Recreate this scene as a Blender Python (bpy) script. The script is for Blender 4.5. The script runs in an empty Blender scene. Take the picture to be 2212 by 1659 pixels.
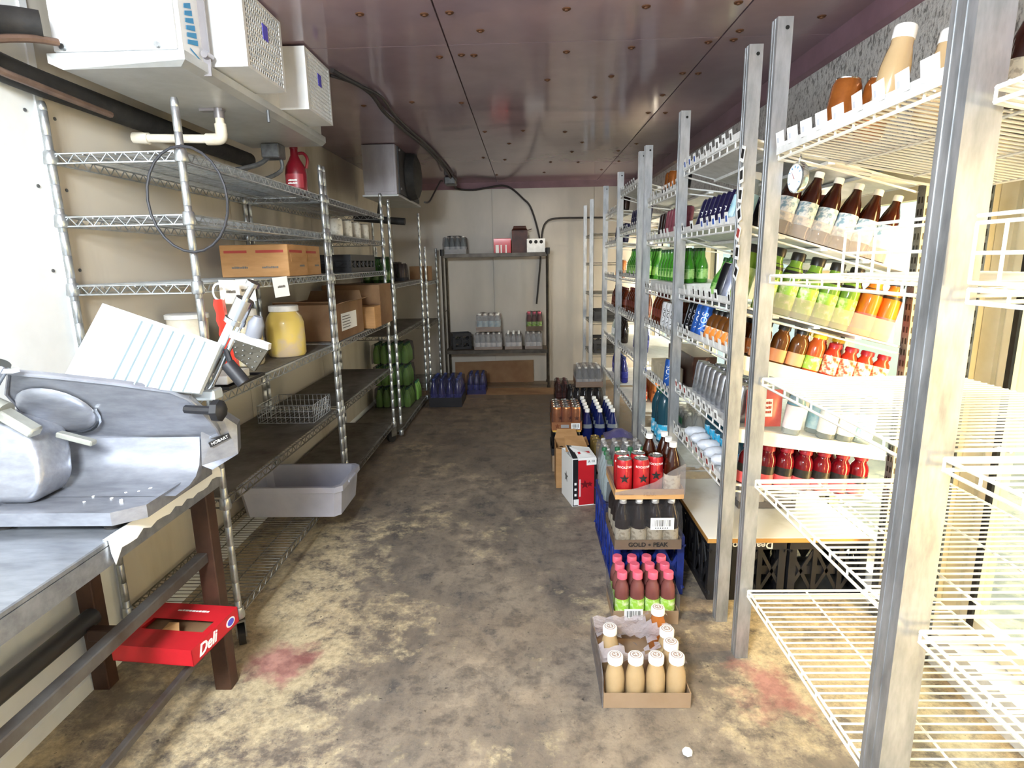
import bpy, math, random
from mathutils import Vector, Matrix
random.seed(11)
S = bpy.context.scene
COL = S.collection
PI = math.pi

# ---------------------------------------------------------------- camera
def camera():
    f, pitch, roll, yaw, h = 1262.3, math.radians(11.81), math.radians(1.08), math.radians(-1.577), 1.451
    Rz = Matrix.Rotation(-yaw, 3, 'Z')
    F = Rz @ Vector((0, math.cos(pitch), -math.sin(pitch)))
    R = Rz @ Vector((1, 0, 0))
    U = Rz @ Vector((0, math.sin(pitch), math.cos(pitch)))
    R2 = math.cos(roll)*R - math.sin(roll)*U
    U2 = math.sin(roll)*R + math.cos(roll)*U
    cd = bpy.data.cameras.new('camera')
    cd.sensor_fit = 'HORIZONTAL'; cd.sensor_width = 36; cd.lens = f/2212*36
    cd.clip_start = .02; cd.clip_end = 60
    co = bpy.data.objects.new('camera', cd); COL.objects.link(co)
    m = Matrix((R2, U2, -F)).transposed().to_4x4(); m.translation = (0, 0, h)
    co.matrix_world = m
    S.camera = co
camera()

# ---------------------------------------------------------------- world, lamps, exposure
S.view_settings.view_transform = 'Standard'; S.view_settings.look = 'None'
S.view_settings.gamma = 1; S.view_settings.use_curve_mapping = False
S.view_settings.exposure = 0.18
W = bpy.data.worlds.new('world'); S.world = W; W.use_nodes = True
bg = W.node_tree.nodes['Background']
bg.inputs[0].default_value = (.86, .93, 1.0, 1); bg.inputs[1].default_value = 1.1

def area(name, loc, rot, sx, sy, power, color):
    l = bpy.data.lights.new(name, 'AREA'); l.shape = 'RECTANGLE'; l.size = sx; l.size_y = sy
    l.energy = power; l.color = color
    o = bpy.data.objects.new(name, l); COL.objects.link(o); o.location = loc; o.rotation_euler = rot
    return o
# lamp in the doorway behind the camera, lamp of the shop beyond the glass doors
area('doorway_lamp', (-.70, -.45, 2.15), (math.radians(54), 0, math.radians(22)), .7, .35, 140, (.88, .95, 1))
area('shop_lamp', (3.0, 3.6, 2.9), (0, 0, 0), 2.2, 8.0, 520, (1, .98, .93))
area('far_fill', (.25, 6.2, 2.30), (0, 0, 0), .25, .25, 5, (1, .93, .82))  # added fill light that lifts the dim far end, no fixture there

# ---------------------------------------------------------------- materials
def lin(h):
    h = h.lstrip('#'); c = [int(h[i:i+2], 16)/255 for i in (0, 2, 4)]
    return tuple((x/12.92 if x <= .04045 else ((x+.055)/1.055)**2.4) for x in c) + (1,)
def mixc(nt, fac, a, b):
    n = nt.nodes.new('ShaderNodeMix'); n.data_type = 'RGBA'
    if fac is not None: nt.links.new(fac, n.inputs[0])
    for k, v in ((6, a), (7, b)):
        if isinstance(v, tuple): n.inputs[k].default_value = v
        else: nt.links.new(v, n.inputs[k])
    return n.outputs[2]
def noise(nt, scale, detail=4, rough=.55, stretch=None):
    n = nt.nodes.new('ShaderNodeTexNoise'); n.inputs['Scale'].default_value = scale
    n.inputs['Detail'].default_value = detail; n.inputs['Roughness'].default_value = rough
    tc = nt.nodes.new('ShaderNodeTexCoord')
    if stretch:
        mp = nt.nodes.new('ShaderNodeMapping'); mp.inputs['Scale'].default_value = stretch
        nt.links.new(tc.outputs['Object'], mp.inputs[0]); nt.links.new(mp.outputs[0], n.inputs['Vector'])
    else: nt.links.new(tc.outputs['Object'], n.inputs['Vector'])
    return n.outputs[0]
def ramp(nt, fac, a, b):
    r = nt.nodes.new('ShaderNodeMapRange'); r.inputs[1].default_value = a; r.inputs[2].default_value = b
    nt.links.new(fac, r.inputs[0]); return r.outputs[0]
MATS = {}
def mat(name, col, rough=.5, metal=0, col2=None, ns=9, lo=.35, hi=.7, stretch=None, bump=0, bs=60, spec=.5,
        coat=0, transl=0, alpha=None, emit=None, trans=0, ior=1.45):
    if name in MATS: return MATS[name]
    m = bpy.data.materials.new(name); m.use_nodes = True; nt = m.node_tree
    p = nt.nodes['Principled BSDF']; c = lin(col)
    if col2: col_out = mixc(nt, ramp(nt, noise(nt, ns, 5, .6, stretch), lo, hi), c, lin(col2)); nt.links.new(col_out, p.inputs['Base Color'])
    else: p.inputs['Base Color'].default_value = c
    p.inputs['Roughness'].default_value = rough; p.inputs['Metallic'].default_value = metal
    p.inputs['Specular IOR Level'].default_value = spec; p.inputs['Coat Weight'].default_value = coat
    p.inputs['Coat Roughness'].default_value = .08
    p.inputs['Transmission Weight'].default_value = trans; p.inputs['IOR'].default_value = ior
    if emit: p.inputs['Emission Color'].default_value = lin(emit[0]); p.inputs['Emission Strength'].default_value = emit[1]
    if bump:
        b = nt.nodes.new('ShaderNodeBump'); b.inputs['Strength'].default_value = bump; b.inputs['Distance'].default_value = .01
        nt.links.new(noise(nt, bs, 4), b.inputs['Height']); nt.links.new(b.outputs[0], p.inputs['Normal'])
    out = nt.nodes['Material Output']
    if transl:
        t = nt.nodes.new('ShaderNodeBsdfTranslucent'); t.inputs[0].default_value = c
        mx = nt.nodes.new('ShaderNodeMixShader'); mx.inputs[0].default_value = transl
        nt.links.new(p.outputs[0], mx.inputs[1]); nt.links.new(t.outputs[0], mx.inputs[2]); nt.links.new(mx.outputs[0], out.inputs[0])
    if alpha is not None:
        t = nt.nodes.new('ShaderNodeBsdfTransparent'); t.inputs[0].default_value = tuple(.5+.5*x for x in c[:3]) + (1,)
        mx = nt.nodes.new('ShaderNodeMixShader'); mx.inputs[0].default_value = alpha
        nt.links.new(t.outputs[0], mx.inputs[1]); nt.links.new(p.outputs[0], mx.inputs[2]); nt.links.new(mx.outputs[0], out.inputs[0])
    MATS[name] = m; return m

ZINC = mat('zinc_wire', '#c9cdd0', .32, .85, '#9fa3a3', 30)
ZINCD = mat('dirty_zinc', '#8f8d86', .45, .7, '#5d584f', 18)
GALV = mat('galvanised_channel', '#c4c6c8', .42, .7, '#8d9092', 22, stretch=(1, 1, .25))
WHITEW = mat('white_coated_wire', '#f4f1e4', .4, 0, '#d9cfae', 14, .6, .85)
WHITEP = mat('white_plastic', '#f2f2f0', .45, 0, '#dcdcd8', 20)
DARKSLOT = mat('dark_slot', '#15140f', .7)
UPR = mat('grey_upright', '#77797b', .5, .5, '#4c4d4e', 15)
STEEL = mat('dull_cast_aluminium', '#9da0a8', .36, .6, '#84878f', 12, stretch=(1, 3, 3))
STEELT = mat('worn_steel_top', '#adb2b9', .33, .7, '#8b9098', 7, stretch=(1, 4, 4))
PLATE = mat('polished_plate', '#c3cacd', .32, .2)
CHROME = mat('chrome', '#dfe3e6', .18, 1)
BROWNL = mat('brown_painted_leg', '#4a3226', .45, .1, '#33221a', 10)
GREYBAR = mat('grey_bar', '#6d6b69', .45, .5, '#50463f', 8)
BLACKP = mat('black_plastic', '#17171a', .5, 0, '#26262a', 12)
BLACKR = mat('black_rubber', '#1b1a19', .75, 0, '#2c2926', 18, bump=.2, bs=25)
CARD = mat('cardboard', '#b98e5f', .8, 0, '#a67c4e', 6, stretch=(1, 1, 5))
CARDD = mat('dark_cardboard', '#86694b', .8, 0, '#77553a', 6)
CARDP = mat('pale_cardboard', '#a38a6f', .8, 0, '#957c61', 8)
CARDT = mat('tan_tray', '#c79a66', .75, 0, '#b48753', 8)
WHITEPAPER = mat('white_paper', '#f7f7f4', .8)
INK = mat('black_ink', '#1d1b1a', .7)
INKG = mat('grey_ink', '#6d6a66', .7)
INKR = mat('red_ink', '#a5423a', .7)
BLUEINK = mat('blue_print', '#2f86b8', .6)
PURPINK = mat('violet_sticker', '#5a55c8', .6)
EVAPW = mat('white_enamel', '#e9eaea', .35, .0, '#d5d7d7', 5)
EVAPG = mat('grey_pan', '#c3c5c4', .4, .2, '#a3a5a3', 4)
ALU = mat('aluminium_sheet', '#a9a4a6', .35, .6, '#8a8587', 6, stretch=(1, 1, .3))
PVC = mat('pvc_pipe', '#e6dfcf', .4, 0, '#cfc4ac', 12)
REDP = mat('red_plastic', '#c9301f', .35, coat=.3)
REDC = mat('red_carton', '#c8202a', .45, 0, '#b41b26', 5, coat=.2)
BLUECR = mat('blue_crate', '#1a3188', .5, 0, '#122466', 12)
GREYTUB = mat('grey_tub', '#bdbecb', .45, 0, '#aeb0bf', 8)
FILM = mat('shrink_film', '#8f8c90', .1, 0, alpha=.08, bump=.7, bs=35, spec=.8)
FILM2 = mat('foggy_film', '#b9b3b3', .2, 0, alpha=.30, bump=.8, bs=30, spec=.7)
CLEARP = mat('clear_plastic', '#c9d4d6', .08, 0, alpha=.34, spec=.9, coat=.4)
FROST = mat('frosted_divider', '#efe9e6', .3, 0, alpha=.2)
GLASS = mat('door_glass', '#dff0e8', .03, 0, alpha=.14, spec=.8)
LINER = mat('shelf_liner', '#6f6a62', .6, .1, '#4b443b', 9)
OAK = mat('board_edge', '#b98a4a', .6)
BOARD = mat('white_board', '#f0eee9', .5, 0, '#d3cec4', 4, .55, .8)

def floor_mat():
    m = bpy.data.materials.new('stained_concrete'); m.use_nodes = True; nt = m.node_tree; p = nt.nodes['Principled BSDF']
    big = noise(nt, 1.25, 12, .62); fine = noise(nt, 9, 14, .78); tiny = noise(nt, 38, 6, .7); st = noise(nt, 2.2, 10, .66, (1, .55, 1))
    n2 = ramp(nt, fine, .40, .60)
    base = mixc(nt, n2, lin('#6e655c'), lin('#aa9b87'))
    def math_(op, a, b=None, v=None):
        n = nt.nodes.new('ShaderNodeMath'); n.operation = op; nt.links.new(a, n.inputs[0])
        if b is not None: nt.links.new(b, n.inputs[1])
        if v is not None: n.inputs[1].default_value = v
        return n.outputs[0]
    mixd = math_('ADD', math_('MULTIPLY', st, v=.5), math_('MULTIPLY', fine, v=.5))
    base = mixc(nt, ramp(nt, mixd, .495, .57), base, lin('#575250'))
    tanm = math_('ADD', math_('MULTIPLY', big, v=.48), math_('MULTIPLY', fine, v=.52))
    # pale worn concrete shows most along the foot of the racks on both sides
    sep = nt.nodes.new('ShaderNodeSeparateXYZ'); tcx = nt.nodes.new('ShaderNodeTexCoord'); nt.links.new(tcx.outputs['Object'], sep.inputs[0])
    ax = math_('ABSOLUTE', sep.outputs[0]); side = ramp(nt, ax, .25, .95); near = ramp(nt, sep.outputs[1], 4.2, 2.2)
    sd = math_('MULTIPLY', math_('MULTIPLY', side, near), v=.085)
    tanm = math_('ADD', tanm, sd)
    c = mixc(nt, ramp(nt, tanm, .535, .615), base, mixc(nt, ramp(nt, tiny, .35, .65), lin('#ab9a7c'), lin('#dccba6')))
    c = mixc(nt, ramp(nt, tiny, .62, .70), c, lin('#3f3a35'))
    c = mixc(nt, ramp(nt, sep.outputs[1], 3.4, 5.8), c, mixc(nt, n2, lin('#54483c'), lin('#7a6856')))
    # two patches of old red paint
    tc = nt.nodes.new('ShaderNodeTexCoord')
    for (x, y, r) in ((-.93, 1.90, .11), (.83, 1.77, .10)):
        vm = nt.nodes.new('ShaderNodeVectorMath'); vm.operation = 'DISTANCE'; vm.inputs[1].default_value = (x, y, 0)
        nt.links.new(tc.outputs['Object'], vm.inputs[0])
        ad = nt.nodes.new('ShaderNodeMath'); ad.operation = 'MULTIPLY_ADD'; ad.inputs[1].default_value = .5; 
        nt.links.new(noise(nt, 7, 6, .65), ad.inputs[0]); nt.links.new(vm.outputs['Value'], ad.inputs[2])
        c = mixc(nt, ramp(nt, ad.outputs[0], r+.30, r+.20), c, mixc(nt, n2, lin('#8f5f5a'), lin('#bd8d80')))
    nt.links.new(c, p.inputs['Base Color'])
    rr = nt.nodes.new('ShaderNodeMapRange'); nt.links.new(n2, rr.inputs[0]); rr.inputs[3].default_value = .38; rr.inputs[4].default_value = .7
    nt.links.new(rr.outputs[0], p.inputs['Roughness'])
    bp = nt.nodes.new('ShaderNodeBump'); bp.inputs['Strength'].default_value = .35; bp.inputs['Distance'].default_value = .01
    nt.links.new(n2, bp.inputs['Height']); nt.links.new(bp.outputs[0], p.inputs['Normal'])
    return m
FLOORM = floor_mat()
CEILM = mat('mauve_painted_steel', '#97828b', .13, .0, '#87737a', 1.6, bump=.05, bs=4, spec=.7)
TRIMM = mat('mauve_trim', '#7b5f68', .4, 0, '#684f57', 5)
RUST = mat('rusty_screw', '#5b3a24', .7, .3)
WALLB = mat('cream_wall', '#b9b2a7', .42, 0, '#a8a196', 2.2, bump=.03, bs=4, stretch=(1, 1, .4))
WALLL = mat('stained_wall', '#cbc3b4', .4, 0, '#a89d8a', 3, .5, .85, stretch=(1, 1.2, .25))
WALLN = mat('white_wall', '#eef0ef', .45, 0, '#dfe1df', 3)
EMB = mat('embossed_sheet', '#c9c8c4', .35, .3, '#7a7874', 85, .50, .62, stretch=(1, 1, .55), bump=.5, bs=80)

# ---------------------------------------------------------------- mesh builder
class MB:
    def __init__(s): s.v = []; s.f = []; s.m = []; s.sm = []; s.cur = 0
    def add(s, vs, fs, smooth=False, M=None):
        o = len(s.v)
        s.v += [tuple(M @ Vector(p)) for p in vs] if M is not None else [tuple(p) for p in vs]
        for f in fs: s.f.append([i+o for i in f]); s.m.append(s.cur); s.sm.append(smooth)
        return s
    def box(s, x0, x1, y0, y1, z0, z1, ch=0, M=None):
        if not ch:
            vs = [(x, y, z) for z in (z0, z1) for y in (y0, y1) for x in (x0, x1)]
            return s.add(vs, [(0, 2, 3, 1), (4, 5, 7, 6), (0, 1, 5, 4), (2, 6, 7, 3), (0, 4, 6, 2), (1, 3, 7, 5)], M=M)
        vs = []; idx = {}
        X, Y, Z = (x0, x1), (y0, y1), (z0, z1)
        for i in (0, 1):
            for j in (0, 1):
                for k in (0, 1):
                    p = (X[i], Y[j], Z[k]); sg = (1-2*i, 1-2*j, 1-2*k)
                    for a in range(3):
                        q = [p[b] + (sg[b]*ch if b != a else 0) for b in range(3)]
                        idx[(i, j, k, a)] = len(vs); vs.append(tuple(q))
        fs = []
        for i in (0, 1):
            q = [idx[(i, j, k, 0)] for j, k in ((0, 0), (1, 0), (1, 1), (0, 1))]; fs.append(q if i else q[::-1])
            q = [idx[(j, i, k, 1)] for j, k in ((0, 0), (0, 1), (1, 1), (1, 0))]; fs.append(q if i else q[::-1])
            q = [idx[(j, k, i, 2)] for j, k in ((0, 0), (1, 0), (1, 1), (0, 1))]; fs.append(q if i else q[::-1])
            for j in (0, 1):
                q = [idx[(i, j, 0, 0)], idx[(i, j, 1, 0)], idx[(i, j, 1, 1)], idx[(i, j, 0, 1)]]; fs.append(q if (i+j) % 2 else q[::-1])
                q = [idx[(i, 0, j, 0)], idx[(i, 1, j, 0)], idx[(i, 1, j, 2)], idx[(i, 0, j, 2)]]; fs.append(q[::-1] if (i+j) % 2 else q)
                q = [idx[(0, i, j, 1)], idx[(1, i, j, 1)], idx[(1, i, j, 2)], idx[(0, i, j, 2)]]; fs.append(q if (i+j) % 2 else q[::-1])
                for k in (0, 1):
                    q = [idx[(i, j, k, 0)], idx[(i, j, k, 1)], idx[(i, j, k, 2)]]; fs.append(q if (i+j+k) % 2 else q[::-1])
        return s.add(vs, fs, M=M)
    def cyl(s, p0, p1, r, n=10, r2=None, cap=True, smooth=True):
        p0, p1 = Vector(p0), Vector(p1); d = (p1-p0)
        q = d.to_track_quat('Z', 'Y').to_matrix(); r2 = r if r2 is None else r2
        vs = []
        for p, rr in ((p0, r), (p1, r2)):
            for i in range(n):
                a = 2*PI*i/n; vs.append(p + q @ Vector((rr*math.cos(a), rr*math.sin(a), 0)))
        fs = [(i, (i+1) % n, n+(i+1) % n, n+i) for i in range(n)]
        s.add(vs, fs, smooth)
        if cap: o = len(s.v)-2*n; s.f += [list(range(o+n-1, o-1, -1)), list(range(o+n, o+2*n))]; s.m += [s.cur]*2; s.sm += [False]*2
        return s
    def lathe(s, prof, n=14, c=(0, 0, 0), capb=True, capt=True, M=None):
        vs = [(c[0]+r*math.cos(2*PI*i/n), c[1]+r*math.sin(2*PI*i/n), c[2]+z) for r, z in prof for i in range(n)]
        fs = [(k*n+i, k*n+(i+1) % n, (k+1)*n+(i+1) % n, (k+1)*n+i) for k in range(len(prof)-1) for i in range(n)]
        if capb: fs.append(list(range(n-1, -1, -1)))
        if capt: fs.append([(len(prof)-1)*n+i for i in range(n)])
        return s.add(vs, fs, True, M)
    def tube(s, pts, r, n=8, closed=False, smoothn=0):
        P = [Vector(p) for p in pts]
        if smoothn:
            Q = []; L = len(P)
            for i in range(L if closed else L-1):
                a, b, c, d = (P[(i-1) % L] if closed or i else P[0]), P[i], P[(i+1) % L], (P[(i+2) % L] if closed or i+2 < L else P[-1])
                for k in range(smoothn):
                    t = k/smoothn
                    Q.append(.5*((2*b)+(c-a)*t+(2*a-5*b+4*c-d)*t*t+(3*b-a-3*c+d)*t**3))
            if not closed: Q.append(P[-1])
            P = Q
        L = len(P); vs = []; prev = None
        for i, p in enumerate(P):
            d = (P[(i+1) % L]-P[i-1]) if closed else (P[min(i+1, L-1)]-P[max(i-1, 0)])
            d.normalize()
            if prev is None: u = d.orthogonal().normalized()
            else:
                u = prev-d*prev.dot(d)
                u = u.normalized() if u.length > 1e-6 else d.orthogonal().normalized()
            prev = u; w = d.cross(u)
            for k in range(n): a = 2*PI*k/n; vs.append(p+u*(r*math.cos(a))+w*(r*math.sin(a)))
        fs = [(i*n+k, i*n+(k+1) % n, ((i+1) % L)*n+(k+1) % n, ((i+1) % L)*n+k) for i in range(L if closed else L-1) for k in range(n)]
        if not closed: fs += [list(range(n-1, -1, -1)), [(L-1)*n+k for k in range(n)]]
        return s.add(vs, fs, True)
    def wire(s, p0, p1, r): return s.cyl(p0, p1, r, 5)
    def prism(s, poly, dvec, smooth=False):
        n = len(poly); d = Vector(dvec)
        vs = [Vector(p) for p in poly]+[Vector(p)+d for p in poly]
        fs = [list(range(n-1, -1, -1)), list(range(n, 2*n))]+[(i, (i+1) % n, n+(i+1) % n, n+i) for i in range(n)]
        return s.add(vs, fs, smooth)
    def tray(s, x0, x1, y0, y1, z0, z1, t=.004, flare=0):
        s.box(x0, x1, y0, y1, z0, z0+t)
        for a in ((x0-flare, x0+t-flare, y0, y1), (x1-t+flare, x1+flare, y0, y1), (x0+t, x1-t, y0-flare, y0+t-flare), (x0+t, x1-t, y1-t+flare, y1+flare)):
            s.box(*a, z0+t if flare == 0 else z0, z1)
        return s
    def mesh(s, name, mats, ang=.7):
        me = bpy.data.meshes.new(name); me.from_pydata(s.v, [], s.f)
        for m in (mats if isinstance(mats, (list, tuple)) else [mats]): me.materials.append(m)
        me.polygons.foreach_set('material_index', s.m); me.polygons.foreach_set('use_smooth', s.sm)
        me.update()
        if any(s.sm): me.set_sharp_from_angle(angle=ang)
        return me
def obj(name, me, parent=None, loc=(0, 0, 0), rot=None, label=None, kind=None):
    o = bpy.data.objects.new(name, me); COL.objects.link(o)
    if isinstance(rot, Matrix): o.matrix_basis = Matrix.Translation(loc) @ rot.to_4x4()
    else:
        o.location = loc
        if rot: o.rotation_euler = rot
    if parent: o.parent = parent
    if label: o['label'] = label
    if kind: o['kind'] = kind
    return o
def tag(o, label, cat, group=None):
    o['label'] = label; o['category'] = cat
    if group: o['group'] = group
    return o
def thing(name, label, cat, group=None, loc=(0, 0, 0), rot=None):
    o = bpy.data.objects.new(name, None); o.empty_display_size = .05; COL.objects.link(o); o.location = loc
    if rot: o.rotation_euler = rot
    return tag(o, label, cat, group)
def struct(name, me, parent=None, **k):
    o = obj(name, me, parent, **k); o['kind'] = 'structure'; return o
def bx(x0, x1, y0, y1, z0, z1, m, ch=0, name='piece'):
    return MB().box(x0, x1, y0, y1, z0, z1, ch).mesh(name, m)
ORD = 'first second third fourth fifth sixth seventh eighth ninth tenth eleventh twelfth thirteenth fourteenth fifteenth sixteenth seventeenth eighteenth'.split()

def text_mesh(txt, size, m, ext=.0006, shear=0, bold=0):
    cu = bpy.data.curves.new('lettering', 'FONT'); cu.body = txt; cu.size = size; cu.shear = shear; cu.extrude = ext; cu.offset = bold
    cu.align_x = 'CENTER'; cu.align_y = 'CENTER'; cu.resolution_u = 3
    to = bpy.data.objects.new('tmp', cu); COL.objects.link(to)
    dg = bpy.context.evaluated_depsgraph_get(); me = bpy.data.meshes.new_from_object(to.evaluated_get(dg))
    bpy.data.objects.remove(to); bpy.data.curves.remove(cu)
    me.name = 'lettering'; me.materials.clear(); me.materials.append(m)
    return me
def marks(w, h, rows, m, seed=2):
    """small print too blurred to read: rows of uneven dashes"""
    r = random.Random(seed); b = MB(); rh = h/rows
    for k in range(rows):
        y = h/2-rh*(k+.5); x = -w/2+r.uniform(0, w*.08)
        while x < w/2-w*.06:
            l = r.uniform(.05, .12)*w; b.box(x, min(x+l, w/2), y-rh*.3, y+rh*.3*r.uniform(.4, 1), 0, .0006); x += l+w*.02
    return b.mesh('print', m)
FRONT = Matrix.Rotation(PI/2, 3, 'X')                               # faces -Y
AISLE = Matrix.Rotation(PI/2, 3, 'Z') @ FRONT                       # faces +X
LEFTW = Matrix.Rotation(-PI/2, 3, 'Z') @ FRONT                      # faces -X
FLIP = Matrix.Rotation(PI, 3, 'Y') @ FRONT
def star(b, cx, cy, r, M, t=.001):
    pts = []
    for k in range(10):
        a = PI/2+k*PI/5; rr = r if k % 2 == 0 else r*.42
        pts.append((cx+rr*math.cos(a), cy+rr*math.sin(a), 0))
    n = len(pts); vs = pts+[(x, y, t) for x, y, _ in pts]
    b.add(vs, [[n+i for i in range(n)]]+[(i, (i+1) % n, n+(i+1) % n, n+i) for i in range(n)], M=M)
def barcode(w, h, seed=1):
    """white sticker with bars, in the XY plane facing +Z"""
    r = random.Random(seed); b = MB(); b.box(-w/2, w/2, -h/2, h/2, 0, .0008); b.cur = 1
    x = -w*.4
    while x < w*.4:
        t = r.choice((.012, .02, .03))*w; b.box(x, x+t, -h*.22, h*.34, .0008, .0012); x += t+r.choice((.015, .03, .04))*w
    for k in range(6): b.box(-w*.3+k*w*.1, -w*.25+k*w*.1, -h*.4, -h*.3, .0008, .0012)
    return b.mesh('barcode_sticker', [WHITEPAPER, INK])

# ================================================================ the room
XWL, XHD, YB, ZC, YN = -1.58, 1.30, 7.11, 2.354, -.6
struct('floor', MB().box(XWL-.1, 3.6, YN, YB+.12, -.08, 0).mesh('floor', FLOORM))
ce = struct('ceiling', bx(XWL-.1, 1.62, YN, YB+.12, ZC+.012, ZC+.08, TRIMM))
xs = [XWL, -.32, .828, XHD]; ys = [YN, 2.707, YB]
for i in range(3):
    for j in range(2):
        obj('ceiling_panel', bx(xs[i]+.0035, xs[i+1]-.0035, ys[j]+.003, ys[j+1]-.003, ZC, ZC+.014, CEILM), ce)
scr = MB(); scr.lathe([(.017, 0), (.015, -.003)], 10, capb=False); scr.lathe([(.008, -.003), (.006, -.008)], 8, capb=False); scr = scr.mesh('screw', RUST)
for x, y in ((-.31-.055, 2.39), (-.27, 2.38), (-.375, 2.85), (-.275, 2.83), (-.22, 2.84), (.16, 2.38), (.45, 2.38), (.19, 2.83), (.47, 2.80), (.12, 3.23), (.44, 3.2), (.40, 3.58), (-.01, 4.39), (.29, 4.47), (-.12, 4.84), (-.365, 5.44),
             (-.18, 5.57), (.24, 5.76), (.89, 4.97), (.79, 5.26), (.78, 2.37), (.88, 2.64), (.89, 2.74), (.79, 2.76), (.79, 3.18), (.87, 3.19), (.78, 3.57), (.89, 3.98), (.78, 3.97), (1.15, 2.52), (.40, 5.26), (-.93, 3.63), (-.64, 3.58),
             (.5, 5.8), (-.17, 2.56), (-.6, 2.37), (-.36, 3.62), (-.28, 4.4), (.88, 5.8), (.78, 6.3), (.2, 6.4), (-.3, 6.5), (.45, 4.86), (.16, 1.9), (.45, 1.92), (.87, 1.95)): obj('screw', scr, ce, (x, y, ZC))
# left wall in panels, the nearest one cleaner and whiter
wl = struct('wall_left', bx(XWL-.12, XWL-.02, YN, YB, 0, ZC, WALLL))
yy = [YN, .85, 2.01, 3.22, 4.43, 5.64, YB]
for k in range(6):
    obj('wall_panel', bx(XWL-.02, XWL, yy[k]+.002, yy[k+1]-.002, 0, ZC, WALLN if k < 2 else WALLL), wl)
obj('joint_cover', bx(XWL, XWL+.006, 1.995, 2.025, .05, ZC, EVAPW), wl)
bo = MB().lathe([(.006, 0), (.006, .003), (.003, .004)], 8).mesh('bolt', UPR)
for z in (.5, 1.05, 1.45, 1.72, 1.95, 2.2):
    for y in (1.95, 2.07): obj('bolt', bo, wl, (XWL, y, z), Matrix.Rotation(PI/2, 3, 'Y'))
struct('baseboard_left', MB().prism([(XWL, YN, 0), (XWL+.035, YN, 0), (XWL+.03, YN, .05), (XWL, YN, .085)], (0, YB-YN, 0)).mesh('baseboard', WALLN))
# back wall
wb = struct('wall_back', bx(XWL-.12, 1.62, YB+.02, YB+.12, 0, ZC, WALLB))
xb = [XWL, -.39, .80, 1.62]
for k in range(3): obj('wall_panel', bx(xb[k]+.002, xb[k+1]-.002, YB, YB+.02, 0, ZC, WALLB), wb)
struct('trim_1', MB().prism([(XWL, YB, ZC), (XWL, YB-.03, ZC), (XWL, YB-.006, ZC-.07), (XWL, YB, ZC-.07)], (XHD-XWL, 0, 0)).mesh('trim', TRIMM))
# right side: embossed header above the row of glass doors
wr = struct('wall_right', bx(XHD+.01, 1.60, YN, YB, 1.81, ZC, UPR))
for k, (a, b) in enumerate(((YN, .30), (.30, 2.62), (2.62, 4.95), (4.95, YB))):
    obj('wall_panel', bx(XHD, XHD+.012, a+.002, b-.002, 1.81, ZC, EMB), wr)
struct('trim_2', MB().prism([(XHD, YN, ZC), (XHD-.022, YN, ZC), (XHD-.022, YN, ZC-.085), (XHD, YN, ZC-.1)], (0, YB-YN, 0)).mesh('trim', TRIMM))
struct('trim_3', bx(1.44, 1.60, YN, YB, 0, .13, WHITEP))                 # sill under the doors
LAMPW = mat('warm_lamp_tube', '#fff4d6', .4, emit=('#ffdc98', 54)); LAMP = mat('lamp_tube', '#fff4d6', .4, emit=('#fff0d8', 54))
CREAMM = mat('cream_mullion', '#f2ead0', .45, 0, '#e0d4b0', 5)
mull = [-.45, .30, 1.07, 2.06, 3.05, 4.00, 5.05, 5.98, 6.95]
for i, y in enumerate(mull):
    m = struct('trim_%d' % (i+4), bx(1.47, 1.60, y-.055, y+.055, .13, 1.81, CREAMM))
    obj('lamp_tube', MB().cyl((1.455, y, .22), (1.455, y, 1.70), .014, 10).mesh('lamp_tube', LAMPW if i < 4 else LAMP), m)
    obj('lamp_reflector', MB().prism([(1.47, y-.05, .18), (1.44, y-.055, .18), (1.443, y-.06, .18), (1.47, y-.055, .18)], (0, 0, 1.54)).mesh('lamp_reflector', WHITEP), m)
for i in range(len(mull)-1):
    a, b = mull[i]+.058, mull[i+1]-.058
    d = struct('door_%d' % (i+1), MB().box(1.53, 1.58, a, a+.07, .135, 1.80).box(1.53, 1.58, b-.07, b, .135, 1.80).box(1.545, 1.575, a+.07, a+.095, .135, 1.80).box(1.545, 1.575, b-.095, b-.07, .135, 1.80)
               .box(1.53, 1.58, a+.095, a+.15, .135, 1.80).box(1.53, 1.58, b-.15, b-.095, .135, 1.80).box(1.53, 1.58, a+.15, b-.15, .135, .21).box(1.53, 1.58, a+.15, b-.15, 1.66, 1.80).mesh('door', CREAMM))
    obj('glass_pane', bx(1.55, 1.556, a+.15, b-.15, .21, 1.66, GLASS), d)
    obj('gasket', MB().box(1.52, 1.53, a+.135, a+.155, .18, 1.68).box(1.52, 1.53, b-.155, b-.135, .18, 1.68).mesh('gasket', BLACKR), d)
# the shop beyond the doors
struct('wall_shop', bx(3.5, 3.6, YN, YB, 0, 3.0, mat('shop_wall', '#e8efe6', .6, 0, '#d8e2d6', 2)))

# ================================================================ chrome wire racks on the left
def post_mesh(h, r=.0127):
    b = MB(); prof = []
    z = .13
    prof = [(r, z)]
    while z < h-.03:
        z = min(z+.0254*3, h-.02); prof += [(r, z-.004), (r*.9, z-.002), (r, z)]
    prof += [(r, h-.012), (r*.75, h)]
    b.lathe(prof, 10); return b.mesh('post', ZINC)
COLLAR = MB().lathe([(.019, -.022), (.0215, -.018), (.0185, .018), (.016, .022)], 10).mesh('collar', ZINC)
def caster_mesh():
    b = MB(); b.cyl((0, 0, .125), (0, 0, .16), .009, 8).box(-.018, .018, -.012, .03, .115, .125).box(-.018, -.014, -.01, .05, .05, .118).box(.014, .018, -.01, .05, .05, .118)
    return b.mesh('caster', ZINCD)
CAST = caster_mesh(); WHEEL = MB().cyl((-.013, .035, .045), (.013, .035, .045), .045, 16).mesh('wheel', BLACKR)
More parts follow.
